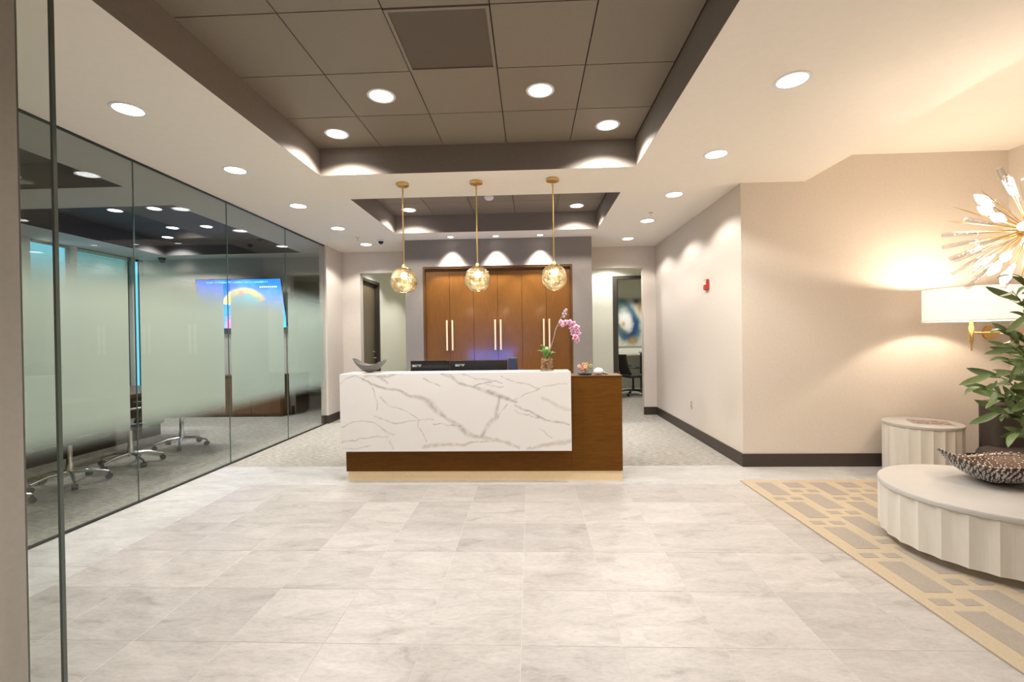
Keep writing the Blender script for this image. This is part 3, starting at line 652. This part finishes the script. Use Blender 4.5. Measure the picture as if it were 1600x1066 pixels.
# pendants
def pend(x, y, label, sx, low, seed):
    t = thing('pendant_lamp', label, 'pendant lamp', (x,y,CZ), 0, 'pendant lamps over the desk')
    MB().lathe([(0,-.03),(.055,-.03),(.066,-.024),(.066,-.004),(.06,0),(0,0)], 28).build('canopy', m_gold, t, True)
    MB().tube([(0,0,-.03),(0,0,-.085)], .010, 12).tube([(0,0,-.085),(0,0,-.835)], .0075, 10).build('rod', m_gold, t, True)
    MB().lathe([(0,-.92),(.018,-.92),(.022,-.90),(.022,-.855),(.012,-.835),(0,-.835)], 16).build('socket', m_gold, t, True)
    q = MB(); n = 40; m_ = 24; rad = .131; zc = -1.0
    ro = []; 
    for j in range(m_+1):
        th = R(8)+(R(low)-R(8))*j/m_
        for i in range(n):
            a = 2*math.pi*i/n
            d = Vector((math.sin(th)*math.cos(a), math.sin(th)*math.sin(a), math.cos(th)))
            k_ = 1 + .035*noise.noise(d*2.2+Vector((seed,0,0))) + .028*noise.noise(d*6+Vector((0,seed,0)))
            q.v.append((d.x*rad*sx(th)*k_, d.y*rad*sx(th)*k_, zc+d.z*.137*k_))
    for j in range(m_):
        for i in range(n):
            k = (i+1) % n; q.f.append((j*n+i, (j+1)*n+i, (j+1)*n+k, j*n+k))
    sh = q.build('glass_shade', m_smoke, t, True); s_ = sh.modifiers.new('solid','SOLIDIFY'); s_.thickness = .004; s_.offset = -1
    MB().ball((0,0,-.955), .034, 14, 10, (1,1,1.15)).build('bulb', m_bulb, t, True)
    ld = bpy.data.lights.new('pendant_bulb_light', 'POINT'); ld.energy = 5; ld.color = (1,.86,.68); ld.shadow_soft_size = .035
    lo = bpy.data.objects.new('pendant_bulb_light', ld); COL.objects.link(lo); lo.parent = t; lo.location = (0,0,-1.0)
def smoke():
    m, nt, N, L = nodes('smoked_gold_glass'); N.remove(N['Principled BSDF'])
    tc = N.new('ShaderNodeTexCoord'); nz = N.new('ShaderNodeTexNoise'); nz.inputs['Scale'].default_value = 16; nz.inputs['Detail'].default_value = 4; L.new(tc.outputs['Object'], nz.inputs['Vector'])
    cr = N.new('ShaderNodeValToRGB'); e = cr.color_ramp.elements; e[0].position = .35; e[0].color = (.36,.29,.18,1); e[1].position = .65; e[1].color = (.93,.89,.80,1); L.new(nz.outputs['Fac'], cr.inputs[0])
    t = N.new('ShaderNodeBsdfTransparent'); L.new(cr.outputs[0], t.inputs[0])
    g = N.new('ShaderNodeBsdfGlossy'); g.inputs[0].default_value = (1,.9,.72,1); g.inputs['Roughness'].default_value = .08
    n2 = N.new('ShaderNodeTexNoise'); n2.inputs['Scale'].default_value = 26; L.new(tc.outputs['Object'], n2.inputs['Vector'])
    bp = N.new('ShaderNodeBump'); bp.inputs['Strength'].default_value = .8; bp.inputs['Distance'].default_value = .02; L.new(n2.outputs['Fac'], bp.inputs['Height']); L.new(bp.outputs[0], g.inputs['Normal'])
    tl = N.new('ShaderNodeBsdfTranslucent'); tl.inputs[0].default_value = (.9,.78,.55,1); L.new(bp.outputs[0], tl.inputs['Normal'])
    m1 = N.new('ShaderNodeMixShader'); m1.inputs[0].default_value = .06; L.new(t.outputs[0], m1.inputs[1]); L.new(tl.outputs[0], m1.inputs[2])
    mx = N.new('ShaderNodeMixShader'); L.new(schlick(N, L, .22), mx.inputs[0]); L.new(m1.outputs[0], mx.inputs[1]); L.new(g.outputs[0], mx.inputs[2])
    L.new(mx.outputs[0], N['Material Output'].inputs[0]); return m
m_smoke = smoke()
pend(-1.295, 4.68, 'brass pendant with bell shaped smoked glass globe, left of the three over the desk', lambda th: 1.0+.09*max(0, th-1.0), 150, 1.3)
pend(-.532, 4.68, 'brass pendant with speckled smoked globe in front of the cabinet, middle of three', lambda th: 1.0, 155, 5.1)
pend(.25, 4.66, 'brass pendant with rounder closed smoked globe by the orchid, right of three', lambda th: 1.0, 172, 8.7)

# ------------------------------------------------------------------ chairs
def office_chair(name, label, m_seat, m_metal, loc, rz, group, back=True, head=False):
    t = thing(name, label, 'chair', loc, rz, group)
    for k in range(5):
        a = R(90+72*k); d = Vector((math.cos(a), math.sin(a), 0))
        leg = MB().tube([Vector((0,0,.125))+d*.03, Vector((0,0,.115))+d*.17, Vector((0,0,.078))+d*.30], [.02,.017,.012], 8).build('leg', m_metal, t, True)
        p = d*.30; c = MB().tube([(p.x-d.y*.022,p.y+d.x*.022,.029),(p.x+d.y*.022,p.y-d.x*.022,.029)], .029, 14).tube([(p.x,p.y,.05),(p.x,p.y,.082)], .008, 8)
        c.build('caster', m_black, leg, True)
    MB().lathe([(0,.10),(.034,.10),(.03,.20),(.024,.21),(.024,.42),(.05,.43),(0,.43)], 18).build('column', m_metal, t, True)
    sv = MB().box(-.25,.25,-.24,.25,.43,.50).build('seat', m_seat, t, True, bevel=.03)
    def bk(u, v):
        x = (u-.5)*.46*(1-.18*v*v); z = .52+v*.46; y = -.24-.07*math.sin(v*2.2)-.05*v + .06*(2*u-1)**2; return (x,y,z)
    sheet_obj('backrest', bk, 10, 10, .03, m_seat, t)
    for s in (-1,1):
        MB().tube([(s*.24,.05,.45),(s*.31,.05,.47),(s*.315,.06,.66),(s*.315,-.16,.67),(s*.22,-.27,.68)], .013, 8).box(s*.315-.03,s*.315+.03,-.12,.14,.665,.69).build('armrest', m_metal if not head else m_black, t, True)
    if head: MB().box(-.07,.07,-.37,-.33,.96,1.14).build('headrest', m_seat, t, True, bevel=.025)
    return t
m_mesh = mat('charcoal_mesh', (.03,.028,.028), .7, var=.2, scale=80)
m_leather = mat('grey_leather', (.07,.066,.062), .5, var=.1, scale=30)
cg = 'conference chairs along the table'
for k, (x, y, rz, lb) in enumerate(((-4.60,3.62,1.9,'dark conference chair on a chrome star base behind the frosted glass, nearest of four'),(-4.64,4.40,1.55,'dark conference chair on a chrome star base behind the frosted glass, second of four'),
        (-4.66,5.12,1.75,'dark conference chair on a chrome star base behind the frosted glass, third of four'),(-4.72,5.98,1.2,'dark conference chair on a chrome star base behind the frosted glass, farthest of four'))):
    if k == 0: ch = office_chair('office_chair', lb, m_leather, m_chrome, (x,y,0), rz, cg)
    else:
        c = copy_tree(ch); c.location = (x,y,0); c.rotation_euler = (0,0,rz); c['label'] = lb
office_chair('office_chair', 'black task chair with headrest just showing above the counter beside the monitors', m_mesh, m_black, (-.36,5.88,0), R(160), 'black task chairs', head=True)
oc = office_chair('office_chair', 'black mesh office chair seen through the doorway in front of the painting', m_mesh, m_black, (2.44,11.0,0), R(-70), 'black task chairs')
c = copy_tree(oc); c.location = (1.85,11.70,0); c.rotation_euler = (0,0,R(-110)); c['label'] = 'second black mesh office chair behind the nearer one under the painting'

# conference furniture
m_ebony = mat('ebony_wood', (.014,.010,.008), .5)
t = thing('conference_table', 'long dark wood conference table behind the frosted glass', 'table', (-5.80,4.6,0))
MB().prism([(-.62,-2.3),(.62,-2.3),(.68,0),(.62,2.3),(-.62,2.3),(-.68,0)], .70,.745).build('tabletop', m_darkwood, t, bevel=.006)
MB().box(-.12,.10,-2.2,2.2,0,.6999).build('panel_base', m_ebony, t)
t = thing('credenza', 'low brown wood credenza under the blue screen in the conference room', 'credenza', (-5.75,8.44,0))
MB().box(-1.15,1.12,-.12,.17,.02,.75).build('carcass', m_brownwood, t); MB().box(-1.17,1.14,-.15,.175,.7501,.78).build('top', m_brownwood, t)
for k in range(4): MB().box(-1.13+k*.56,-1.13+k*.56+.55,-.14,-.1201,.06,.73).build('door', m_brownwood, t)
MB().box(-1.12,1.09,-.10,.15,0,.0199).build('plinth', m_base, t)
def tv_rgb(u, v):
    a = 1.75
    n = vnoise(u*2, v*2, 6, 21); n2 = vnoise(u*2, v*2, 14, 22)
    col = np.stack([.015+.05*(1-v)+.02*n, .09+.22*(1-v)+.25*np.clip(n,0,1)+.04*(u>.5), .75+.25*(1-v)+.2*n2], 1)
    def blend(m, c): nonlocal col; m = np.clip(m,0,1)[:,None]; col = col*(1-m)+np.array(c)[None]*m
    x = u*a; th = np.arctan2(v-.42, x-.95); rr = np.hypot(x-.95, (v-.42)*1.15)
    blend(np.exp(-(rr/.28)**4), (.02,.42,.85))
    blend(np.exp(-((rr-.40)/.075)**4)*((th>.35)&(th<2.95))*(1.2+2*n2), (.75,.62,.22))
    blend(np.exp(-((rr-.27)/.06)**4)*((th>.3)&(th<2.9)), (.10,.55,.75))
    r2 = np.hypot(x-1.02, v-.45); blend(np.exp(-((r2-.13)/.03)**2), (.0,.70,.85)); blend(np.exp(-(r2/.05)**2), (.35,.75,.90))
    for px, py, s in ((.62,.14,.10),(.70,.30,.07),(1.38,.30,.12),(1.36,.18,.10),(.90,.72,.05),(.58,.05,.09)): blend(1.2*np.exp(-((x-px)**2+(v-py)**2)/s**2)*(1+3*n2), (.75,.16,.38))
    blend(((v>.93)&(v<.965)&(u>.12)&(u<.85))*(.5+2*n2), (.10,.55,.95))
    blend(((v>.83)&(v<.855)&(u>.74)&(u<.95)&(np.sin(u*260)>-.4))*.9, (.80,.88,.95))
    return np.clip(col, 0, 1)
t = thing('wall_screen', 'wide screen showing a bright blue picture, tilted on the conference wall', 'screen', (-5.39,8.36,2.11))
hw = .80; hh = .46
tilt = bpy.data.objects.new('panel', MB().box(-hw-.012,hw+.012,.004,.025,-hh-.012,hh+.012).mesh('panel')); tilt.data.materials.append(m_gloss); COL.objects.link(tilt); tilt.parent = t; tilt.rotation_euler = (R(14),0,0)
sc = obj('screen', grid_mesh('screen', (-hw,0,-hh), (2*hw,0,0), (0,0,2*hh), 210, 120, tv_rgb, (0,.003,0)), vcol('screen_glow', .2, emit=2.4), tilt)
MB().box(-.2,.2,.03,.26,-.15,.15).build('bracket', m_black, t)

# far office
def art_rgb(u, v):
    n = vnoise(u*2, v*2, 5, 41); n2 = vnoise(u*2, v*2, 12, 42)
    col = np.repeat(np.array([[.62,.62,.57]]), len(u), 0)*(1+.3*n2[:,None])
    def blend(m, c): nonlocal col; m = np.clip(m,0,1)[:,None]; col = col*(1-m)+np.array(c)[None]*m
    x = (u-.42)*1.5; y = v-.50; r = np.hypot(x+.06, y*1.15+.35*x)+.10*n
    blend(np.exp(-((r-.40)/.10)**2)*1.1, (.10,.22,.24)); blend(np.exp(-((r-.33)/.10)**2)*np.clip(.7+1.4*(x-y),0,1.2), (.012,.05,.16))
    blend(np.exp(-((r-.30)/.07)**2)*np.clip(.3-2*x,0,1), (.06,.16,.14)); blend(np.exp(-(r/.19)**4), (.80,.80,.78))
    blend(np.exp(-((x+.14)**2+(y+.05)**2)/.004), (.55,.38,.08)); blend(np.exp(-((x-.16)**2/.02+(y+.40)**2/.006)), (.45,.29,.06))
    blend(np.exp(-((x-.32)**2/.02+(y-.42)**2/.004)), (.02,.05,.14)); blend(np.exp(-((x-.42)**2/.008+(y-.28)**2/.02)), (.50,.32,.10))
    return np.clip(col, 0, 1)
t = thing('painting', 'large abstract painting of blue white and gold swirls on the far office wall', 'painting', (2.75,12.62,1.80))
MB().box(-.60,.60,-.045,-.003,-.66,.66).build('canvas', mat('canvas_edge', (.55,.53,.48), .8), t)
obj('painted_surface', grid_mesh('painted_surface', (-.60,-.046,-.66), (1.2,0,0), (0,0,1.32), 130, 140, art_rgb, (0,.0008,0)), vcol('paint', .6, fine=.1), t)
t = thing('file_cabinet', 'black cabinet at the right edge of the far doorway under the painting', 'cabinet', (3.16,11.75,0))
MB().box(-.32,.32,-.25,.25,.03,.97).build('body', m_black, t, bevel=.004); MB().box(-.34,.34,-.27,.27,.9701,1.0).build('top', m_gloss, t)
for z in (.06,.36,.66): MB().box(-.30,.30,-.268,-.2501,z,z+.28).build('drawer', m_black, t)
MB().box(-.30,.30,-.23,.23,0,.0299).build('plinth', m_black, t)
t = thing('wall_table', 'white ledge table with metal legs under the painting in the office', 'table', (2.5,12.38,0))
MB().box(-.8,.8,-.2,.2,.90,.94).build('tabletop', mat('ledge_white', (.72,.70,.66), .4), t)
for x in (-.76,.76):
    for y in (-.17,.17): MB().box(x-.015,x+.015,y-.015,y+.015,0,.8999).build('leg', m_chrome, t)
t = thing('hall_credenza', 'brown wood console in the hall just showing past the taupe wall', 'console', (-2.05,8.72,0))
MB().box(-.45,.45,-.22,.22,.05,.76).build('carcass', m_brownwood, t); MB().box(-.46,.46,-.23,.23,.7601,.79).build('top', m_brownwood, t); MB().box(-.42,.42,-.19,.19,0,.0499).build('plinth', m_base, t)

# ------------------------------------------------------------------ LOUNGE: rug, tables, chair
m_rugb = mat('rug_beige', (.455,.375,.27), .95, var=.12, scale=120, bump=.4, bscale=300, spec=.1)
m_rugg = mat('rug_grey', (.33,.29,.245), .95, var=.14, scale=120, bump=.4, bscale=300, spec=.1)
t = thing('area_rug', 'beige rug with grey basket weave blocks under the round table', 'rug', (1.992,4.46,0))
MB().box(0,2.93,-3.4,0,.0005,.011).build('rug_base', m_rugb, t, bevel=.003)
q = MB()
for c_ in range(11):
    x0 = .098+c_*.247; off = .0 if c_ % 2 == 0 else -.31
    for k in range(-1, 8):
        a = -.085-k*.506+off
        for (xa,xb,ya,yb) in ((x0,x0+.148,a-.335,a),(x0-.035,x0+.052,a-.455,a-.395),(x0+.105,x0+.192,a-.455,a-.395)):
            ya = max(ya,-3.3); yb = min(yb,-.085)
            if yb-ya > .015 and xb < 2.86: q.box(xa,xb,ya,yb,.0111,.0125)
q.build('woven_block', m_rugg, t, kind='stuff')

m_cream = mat('cream_lacquer', (.45,.435,.41), .4, var=.03, scale=8)
m_creamside = mat('cream_fluted_stone', (.66,.63,.57), .55, var=.09, scale=10, stretch=(1,1,.15))
def fluted(R_, z0, z1, n):
    poly = []
    for k in range(n):
        for s in range(8):
            a = 2*math.pi*(k+s/8)/n; d = .014*abs(math.sin(math.pi*s/8))*min(1, R_/.4)
            poly.append(((R_-d)*math.cos(a), (R_-d)*math.sin(a)))
    return MB().prism(poly, z0, z1)
t = thing('coffee_table', 'large round cream coffee table with fluted drum side on the rug', 'table', (2.93,3.015,.0125))
MB().lathe([(0,0),(.535,0),(.535,.05),(0,.05)], 64).build('plinth', mat('plinth_taupe', (.22,.18,.13), .6), t, True)
fluted(.578,.0501,.355,30).build('fluted_drum', m_creamside, t)
MB().lathe([(0,.3551),(.574,.3551),(.581,.359),(.581,.380),(.576,.3875),(0,.3875)], 96).build('tabletop', m_cream, t, True)
t = thing('side_table', 'small round cream fluted side table beside the wall with a magazine', 'table', (3.80,4.60,.0126))
fluted(.305,0,.488,22).build('fluted_drum', m_creamside, t)
MB().lathe([(0,.4881),(.300,.4881),(.308,.492),(.308,.513),(.302,.518),(0,.518)], 64).build('tabletop', m_cream, t, True)
def mag_rgb(u, v):
    n = vnoise(u*2, v*2, 9, 61); col = np.repeat(np.array([[.10,.07,.06]]), len(u), 0)
    m = np.clip(n*6,0,1)[:,None]; col = col*(1-m)+np.array([.62,.50,.44])[None]*m
    n3 = vnoise(u*2, v*2, 7, 62); m = np.clip(n3*6-.5,0,1)[:,None]; col = col*(1-m)+np.array([.45,.12,.10])[None]*m
    return col
t = thing('magazine', 'dark printed magazine lying on the small fluted side table', 'magazine', (3.82,4.53,.5307), R(-25))
MB().box(-.15,.15,-.115,.115,0,.008).build('pages', mat('page_white', (.7,.68,.64), .7), t)
obj('cover', grid_mesh('cover', (-.151,-.116,.0095), (.302,0,0), (0,.232,0), 60, 46, mag_rgb, (0,0,-.0013)), vcol('cover_print', .3), t)

# studded bowl on the coffee table
t = thing('studded_bowl', 'dark organic bowl covered in metal studs on the round coffee table', 'bowl', (3.10,3.17,.406))
m_bowl = mat('bronze_bowl', (.10,.065,.045), .4, metal=.5, var=.4, scale=14)
m_stud = mat('pewter_studs', (.55,.53,.52), .25, metal=.9, var=.35, scale=10)
def bowlp(u, v, lift=0.):
    a = 2*math.pi*u; r = v
    rx = .305*(1+.05*math.sin(3*a+1)); ry = .25*(1+.06*math.cos(2*a))
    rise = .12+.05*max(0,math.cos(a-math.pi))**2+.02*math.sin(3*a)
    x = rx*r*math.cos(a); y = ry*r*math.sin(a); z = .006+lift+rise*r**2.4
    return (x,y,z)
sheet_obj('bowl', bowlp, 48, 12, .006, m_bowl, t, off=-1)
q = MB()
for j in range(4, 24):
    v = j/23; n = int(8+44*v)
    for i in range(n):
        u = (i+.5*(j%2)+random.uniform(-.3,.3))/n; p = bowlp(u, v, .003); q.ball(p, random.uniform(.006,.009), 7, 5)
        if v > .3: p = bowlp(u, v, -.007); q.ball(p, random.uniform(.005,.007), 6, 4)
q.build('stud', m_stud, t, True, kind='stuff')
# armchair behind
m_brown = mat('brown_upholstery', (.05,.037,.028), .7, var=.15, scale=40, bump=.2)
t = thing('armchair', 'dark brown armchair with rounded seat behind the coffee table, half hidden by leaves', 'armchair', (4.42,4.05,.0126))
def rr(x0,x1,y0,y1,r,n=6):
    P_ = []
    for cx,cy,a0 in ((x1-r,y0+r,-90),(x1-r,y1-r,0),(x0+r,y1-r,90),(x0+r,y0+r,180)):
        for k in range(n+1): a = R(a0+90*k/n); P_.append((cx+r*math.cos(a),cy+r*math.sin(a)))
    return P_
MB().prism(rr(-.50,.42,-.42,.28,.22), .06,.36).build('seat', m_brown, t, True, bevel=.05)
MB().prism(rr(-.30,.44,.16,.36,.06), .0601,.76).build('backrest', m_brown, t, True, bevel=.03)
MB().prism(rr(.30,.44,-.30,.16,.05), .361,.58).build('armrest', m_brown, t, True, bevel=.03)
for x in (-.3,.3):
    for y in (-.28,.25): MB().tube([(x,y,0),(x,y,.07)], .02, 10).build('leg', m_black, t)

# plant
t = thing('vase_plant', 'leafy olive branches in a vase leaning in at the right edge over the coffee table', 'plant', (3.13,2.74,.4001))
MB().shell([(0.001,.0),(.06,0),(.085,.08),(.08,.22),(.05,.30),(.06,.33),(.054,.33),(.044,.30),(.074,.22),(.079,.08),(.055,.008),(.001,.008)], 28).build('vase', m_clear, t, True)
m_branch = mat('branch_bark', (.12,.08,.045), .8)
m_ol = mat('olive_leaf', (.115,.165,.045), .45, var=.2, scale=20, obj_var=.35)
lmesh = []
for k, (L_, W_) in enumerate(((.115,.0155),(.095,.014),(.13,.017),(.08,.013))):
    q = MB(); n = 6
    for i in range(n+1):
        s_ = i/n; wv_ = W_*math.sin(math.pi*min(1,.06+.94*s_))**.75+.0008; z = .018*math.sin(s_*2.4)*(1 if k%2 else -.7)
        q.v += [(s_*L_,-wv_,z+.25*wv_),(s_*L_,0,z),(s_*L_,wv_,z+.25*wv_),(s_*L_,0,z-.0016)]
    for i in range(n):
        a = i*4; b = a+4; q.f += [(a,b,b+1,a+1),(a+1,b+1,b+2,a+2),(a,a+3,b+3,b),(a+2,b+2,b+3,a+3)]
    me = q.mesh('leaf', True); me.materials.append(m_ol); lmesh.append(me)
tips = [(-.70,-.10,.78),(-.66,-.12,1.02),(-.58,-.10,1.22),(-.52,-.08,1.30),(-.62,-.14,.92),(-.68,-.02,.70),(-.60,-.04,.56),(-.56,-.10,.46),(-.52,-.15,.66),(-.50,.0,.84),(-.47,-.16,1.08),(-.44,-.10,.40),
        (-.30,-.22,.98),(.10,.1,.92),(.40,.0,.85),(-.15,-.25,.9),(.3,-.2,.95)]
tips += [(-.42,-.3,.34),(-.36,-.34,.30),(-.47,-.28,.42),(-.34,-.2,.70),(-.36,-.22,1.02),(-.55,-.2,1.12),(-.50,-.05,.98),(-.46,-.12,.74),(-.53,.02,.62),(-.40,-.2,.56),(-.42,-.05,1.16),(-.38,-.14,.88),(-.58,-.18,.82)]
tips = [(x*.97, y-.10, z) for x, y, z in tips]
for k, tp in enumerate(tips):
    p0 = Vector((random.uniform(-.02,.02),random.uniform(-.02,.02),.02)); p1 = Vector((tp[0]*.18, tp[1]*.2, .40)); p3 = Vector(tp)
    p2 = Vector((tp[0]*.62, tp[1]*.6, max(.48, tp[2]*.86+.06)))
    pts = []
    for i in range(13):
        s_ = i/12; c_ = (1-s_); pts.append(p0*c_**3+p1*3*s_*c_*c_+p2*3*s_*s_*c_+p3*s_**3)
    MB().tube(pts, [.005-.0032*i/12 for i in range(13)], 6).build('branch', m_branch, t, True)
    nl = 11 if k < 12 or k > 16 else 3
    for i in range(nl):
        s_ = .54+.46*(i+.6)/nl; f_ = s_*12; j = min(11, int(f_)); p = pts[j].lerp(pts[j+1], f_-j); d = (pts[j+1]-pts[j]).normalized()
        side = d.cross(Vector((0,0,1))).normalized(); ang = i*2.4+random.uniform(-.5,.5)
        up = side.cross(d).normalized(); ax = (side*math.cos(ang)+up*math.sin(ang)).normalized()
        xd = (d*random.uniform(.5,1.0)+ax*random.uniform(.6,1.0)).normalized(); zd = xd.cross(d).cross(xd).normalized() if xd.cross(d).length > .05 else up
        yd = zd.cross(xd).normalized()
        o = bpy.data.objects.new('leaf', lmesh[(i+k) % 4]); COL.objects.link(o); o.parent = t
        mt = Matrix((xd, yd, zd)).transposed().to_4x4(); mt.translation = p
        sc_ = random.uniform(.9,1.25)
        o.matrix_local = mt @ Matrix.Scale(sc_, 4)

# swing arm sconce
t = thing('wall_sconce', 'wall sconce with a wide white drum shade and brass swing arm', 'sconce', (4.085,4.40,1.39))
m_shade, nt, N, L = nodes('linen_shade'); N.remove(N['Principled BSDF'])
d_ = N.new('ShaderNodeBsdfDiffuse'); d_.inputs[0].default_value = (.80,.80,.80,1); tr_ = N.new('ShaderNodeBsdfTranslucent'); tr_.inputs[0].default_value = (.80,.80,.80,1)
mx_ = N.new('ShaderNodeMixShader'); mx_.inputs[0].default_value = .55; L.new(d_.outputs[0], mx_.inputs[1]); L.new(tr_.outputs[0], mx_.inputs[2]); L.new(mx_.outputs[0], N['Material Output'].inputs[0])
MB().shell([(.340,.115),(.342,.115),(.342,.415),(.340,.415)], 64).build('shade', m_shade, t, True)
MB().shell([(.336,.110),(.345,.110),(.345,.120),(.336,.120)], 64).shell([(.336,.411),(.345,.411),(.345,.418),(.336,.418)], 64).build('shade_ring', m_white, t, True)
MB().lathe([(0,-.165),(.006,-.165),(.009,-.09),(.008,-.08),(.018,-.075),(.020,.06),(.014,.07),(.014,.20),(0,.20)], 18).build('post', m_gold, t, True)
MB().tube([(0,0,0),(.40,0,0),(.68,0,0)], .011, 10).tube([(.68,0,-.02),(.68,0,.03)], .016, 10).tube([(.68,0,0),(.68,.53,0)], .011, 10).build('arm', m_gold, t, True)
MB().tube([(.68,.53,0),(.68,.549,0)], .07, 24).build('wall_plate', m_gold, t, True)
MB().tube([(-.34,0,.135),(.34,0,.135)], .003, 6).tube([(0,-.34,.135),(0,.34,.135)], .003, 6).build('shade_spider', m_gold, t)
MB().ball((0,0,.265), .035, 14, 10, (1,1,1.3)).build('bulb', emission('sconce_bulb', (1,.86,.68), 30), t, True)
ld = bpy.data.lights.new('sconce_light', 'POINT'); ld.energy = P_LOUNGE; ld.color = (1,.82,.64); ld.shadow_soft_size = .05
lo = bpy.data.objects.new('sconce_light', ld); COL.objects.link(lo); lo.parent = t; lo.location = (0,0,.33)

# sputnik chandelier
t = thing('chandelier', 'starburst chandelier of clear glass rods and bulbs above the coffee table', 'chandelier', (3.06,2.92,2.02))
MB().ball((0,0,0), .06, 18, 12).build('hub', m_gold, t, True)
MB().tube([(0,0,.05),(0,0,1.24)], .010, 10).lathe([(0,1.225),(.07,1.225),(.075,1.235),(.07,TZ-2.02),(0,TZ-2.02)], 24).build('stem', m_gold, t, True)
rodm = MB().tube([(0,0,.05),(0,0,.30)], .0035, 6).mesh('rod', True); rodm.materials.append(m_gold)
crym = MB().tube([(0,0,.27),(0,0,.30),(0,0,.44),(0,0,.485)], [.010,.015,.020,.017], 10).mesh('crystal', True); crym.materials.append(m_crystal)
bulm = MB().lathe([(0,.26),(.010,.262),(.012,.285),(.026,.31),(.030,.335),(.022,.365),(.008,.39),(0,.40)], 12).mesh('bulb', True); bulm.materials.append(emission('chandelier_bulb', (1,.82,.66), 46))
spk = MB().tube([(0,0,.05),(0,0,.30),(0,0,.47)], [.004,.005,.001], 6).mesh('spike', True); spk.materials.append(m_gold)
NR = 64
for k in range(NR):
    z = 1-2*(k+.5)/NR; a = k*2.399963; d = Vector((math.sqrt(1-z*z)*math.cos(a), math.sqrt(1-z*z)*math.sin(a), z))
    if d.z > .93: continue
    rot = d.to_track_quat('Z','Y')
    me = (crym, bulm, spk, crym)[k % 4]
    o = bpy.data.objects.new(me.name.split('.')[0], me); COL.objects.link(o); o.parent = t; o.rotation_mode = 'QUATERNION'; o.rotation_quaternion = rot
    s_ = random.uniform(.80,.93); o.scale = (s_,)*3
    if me is not spk:
        r_ = bpy.data.objects.new('rod', rodm); COL.objects.link(r_); r_.parent = t; r_.rotation_mode = 'QUATERNION'; r_.rotation_quaternion = rot; r_.scale = (s_,)*3
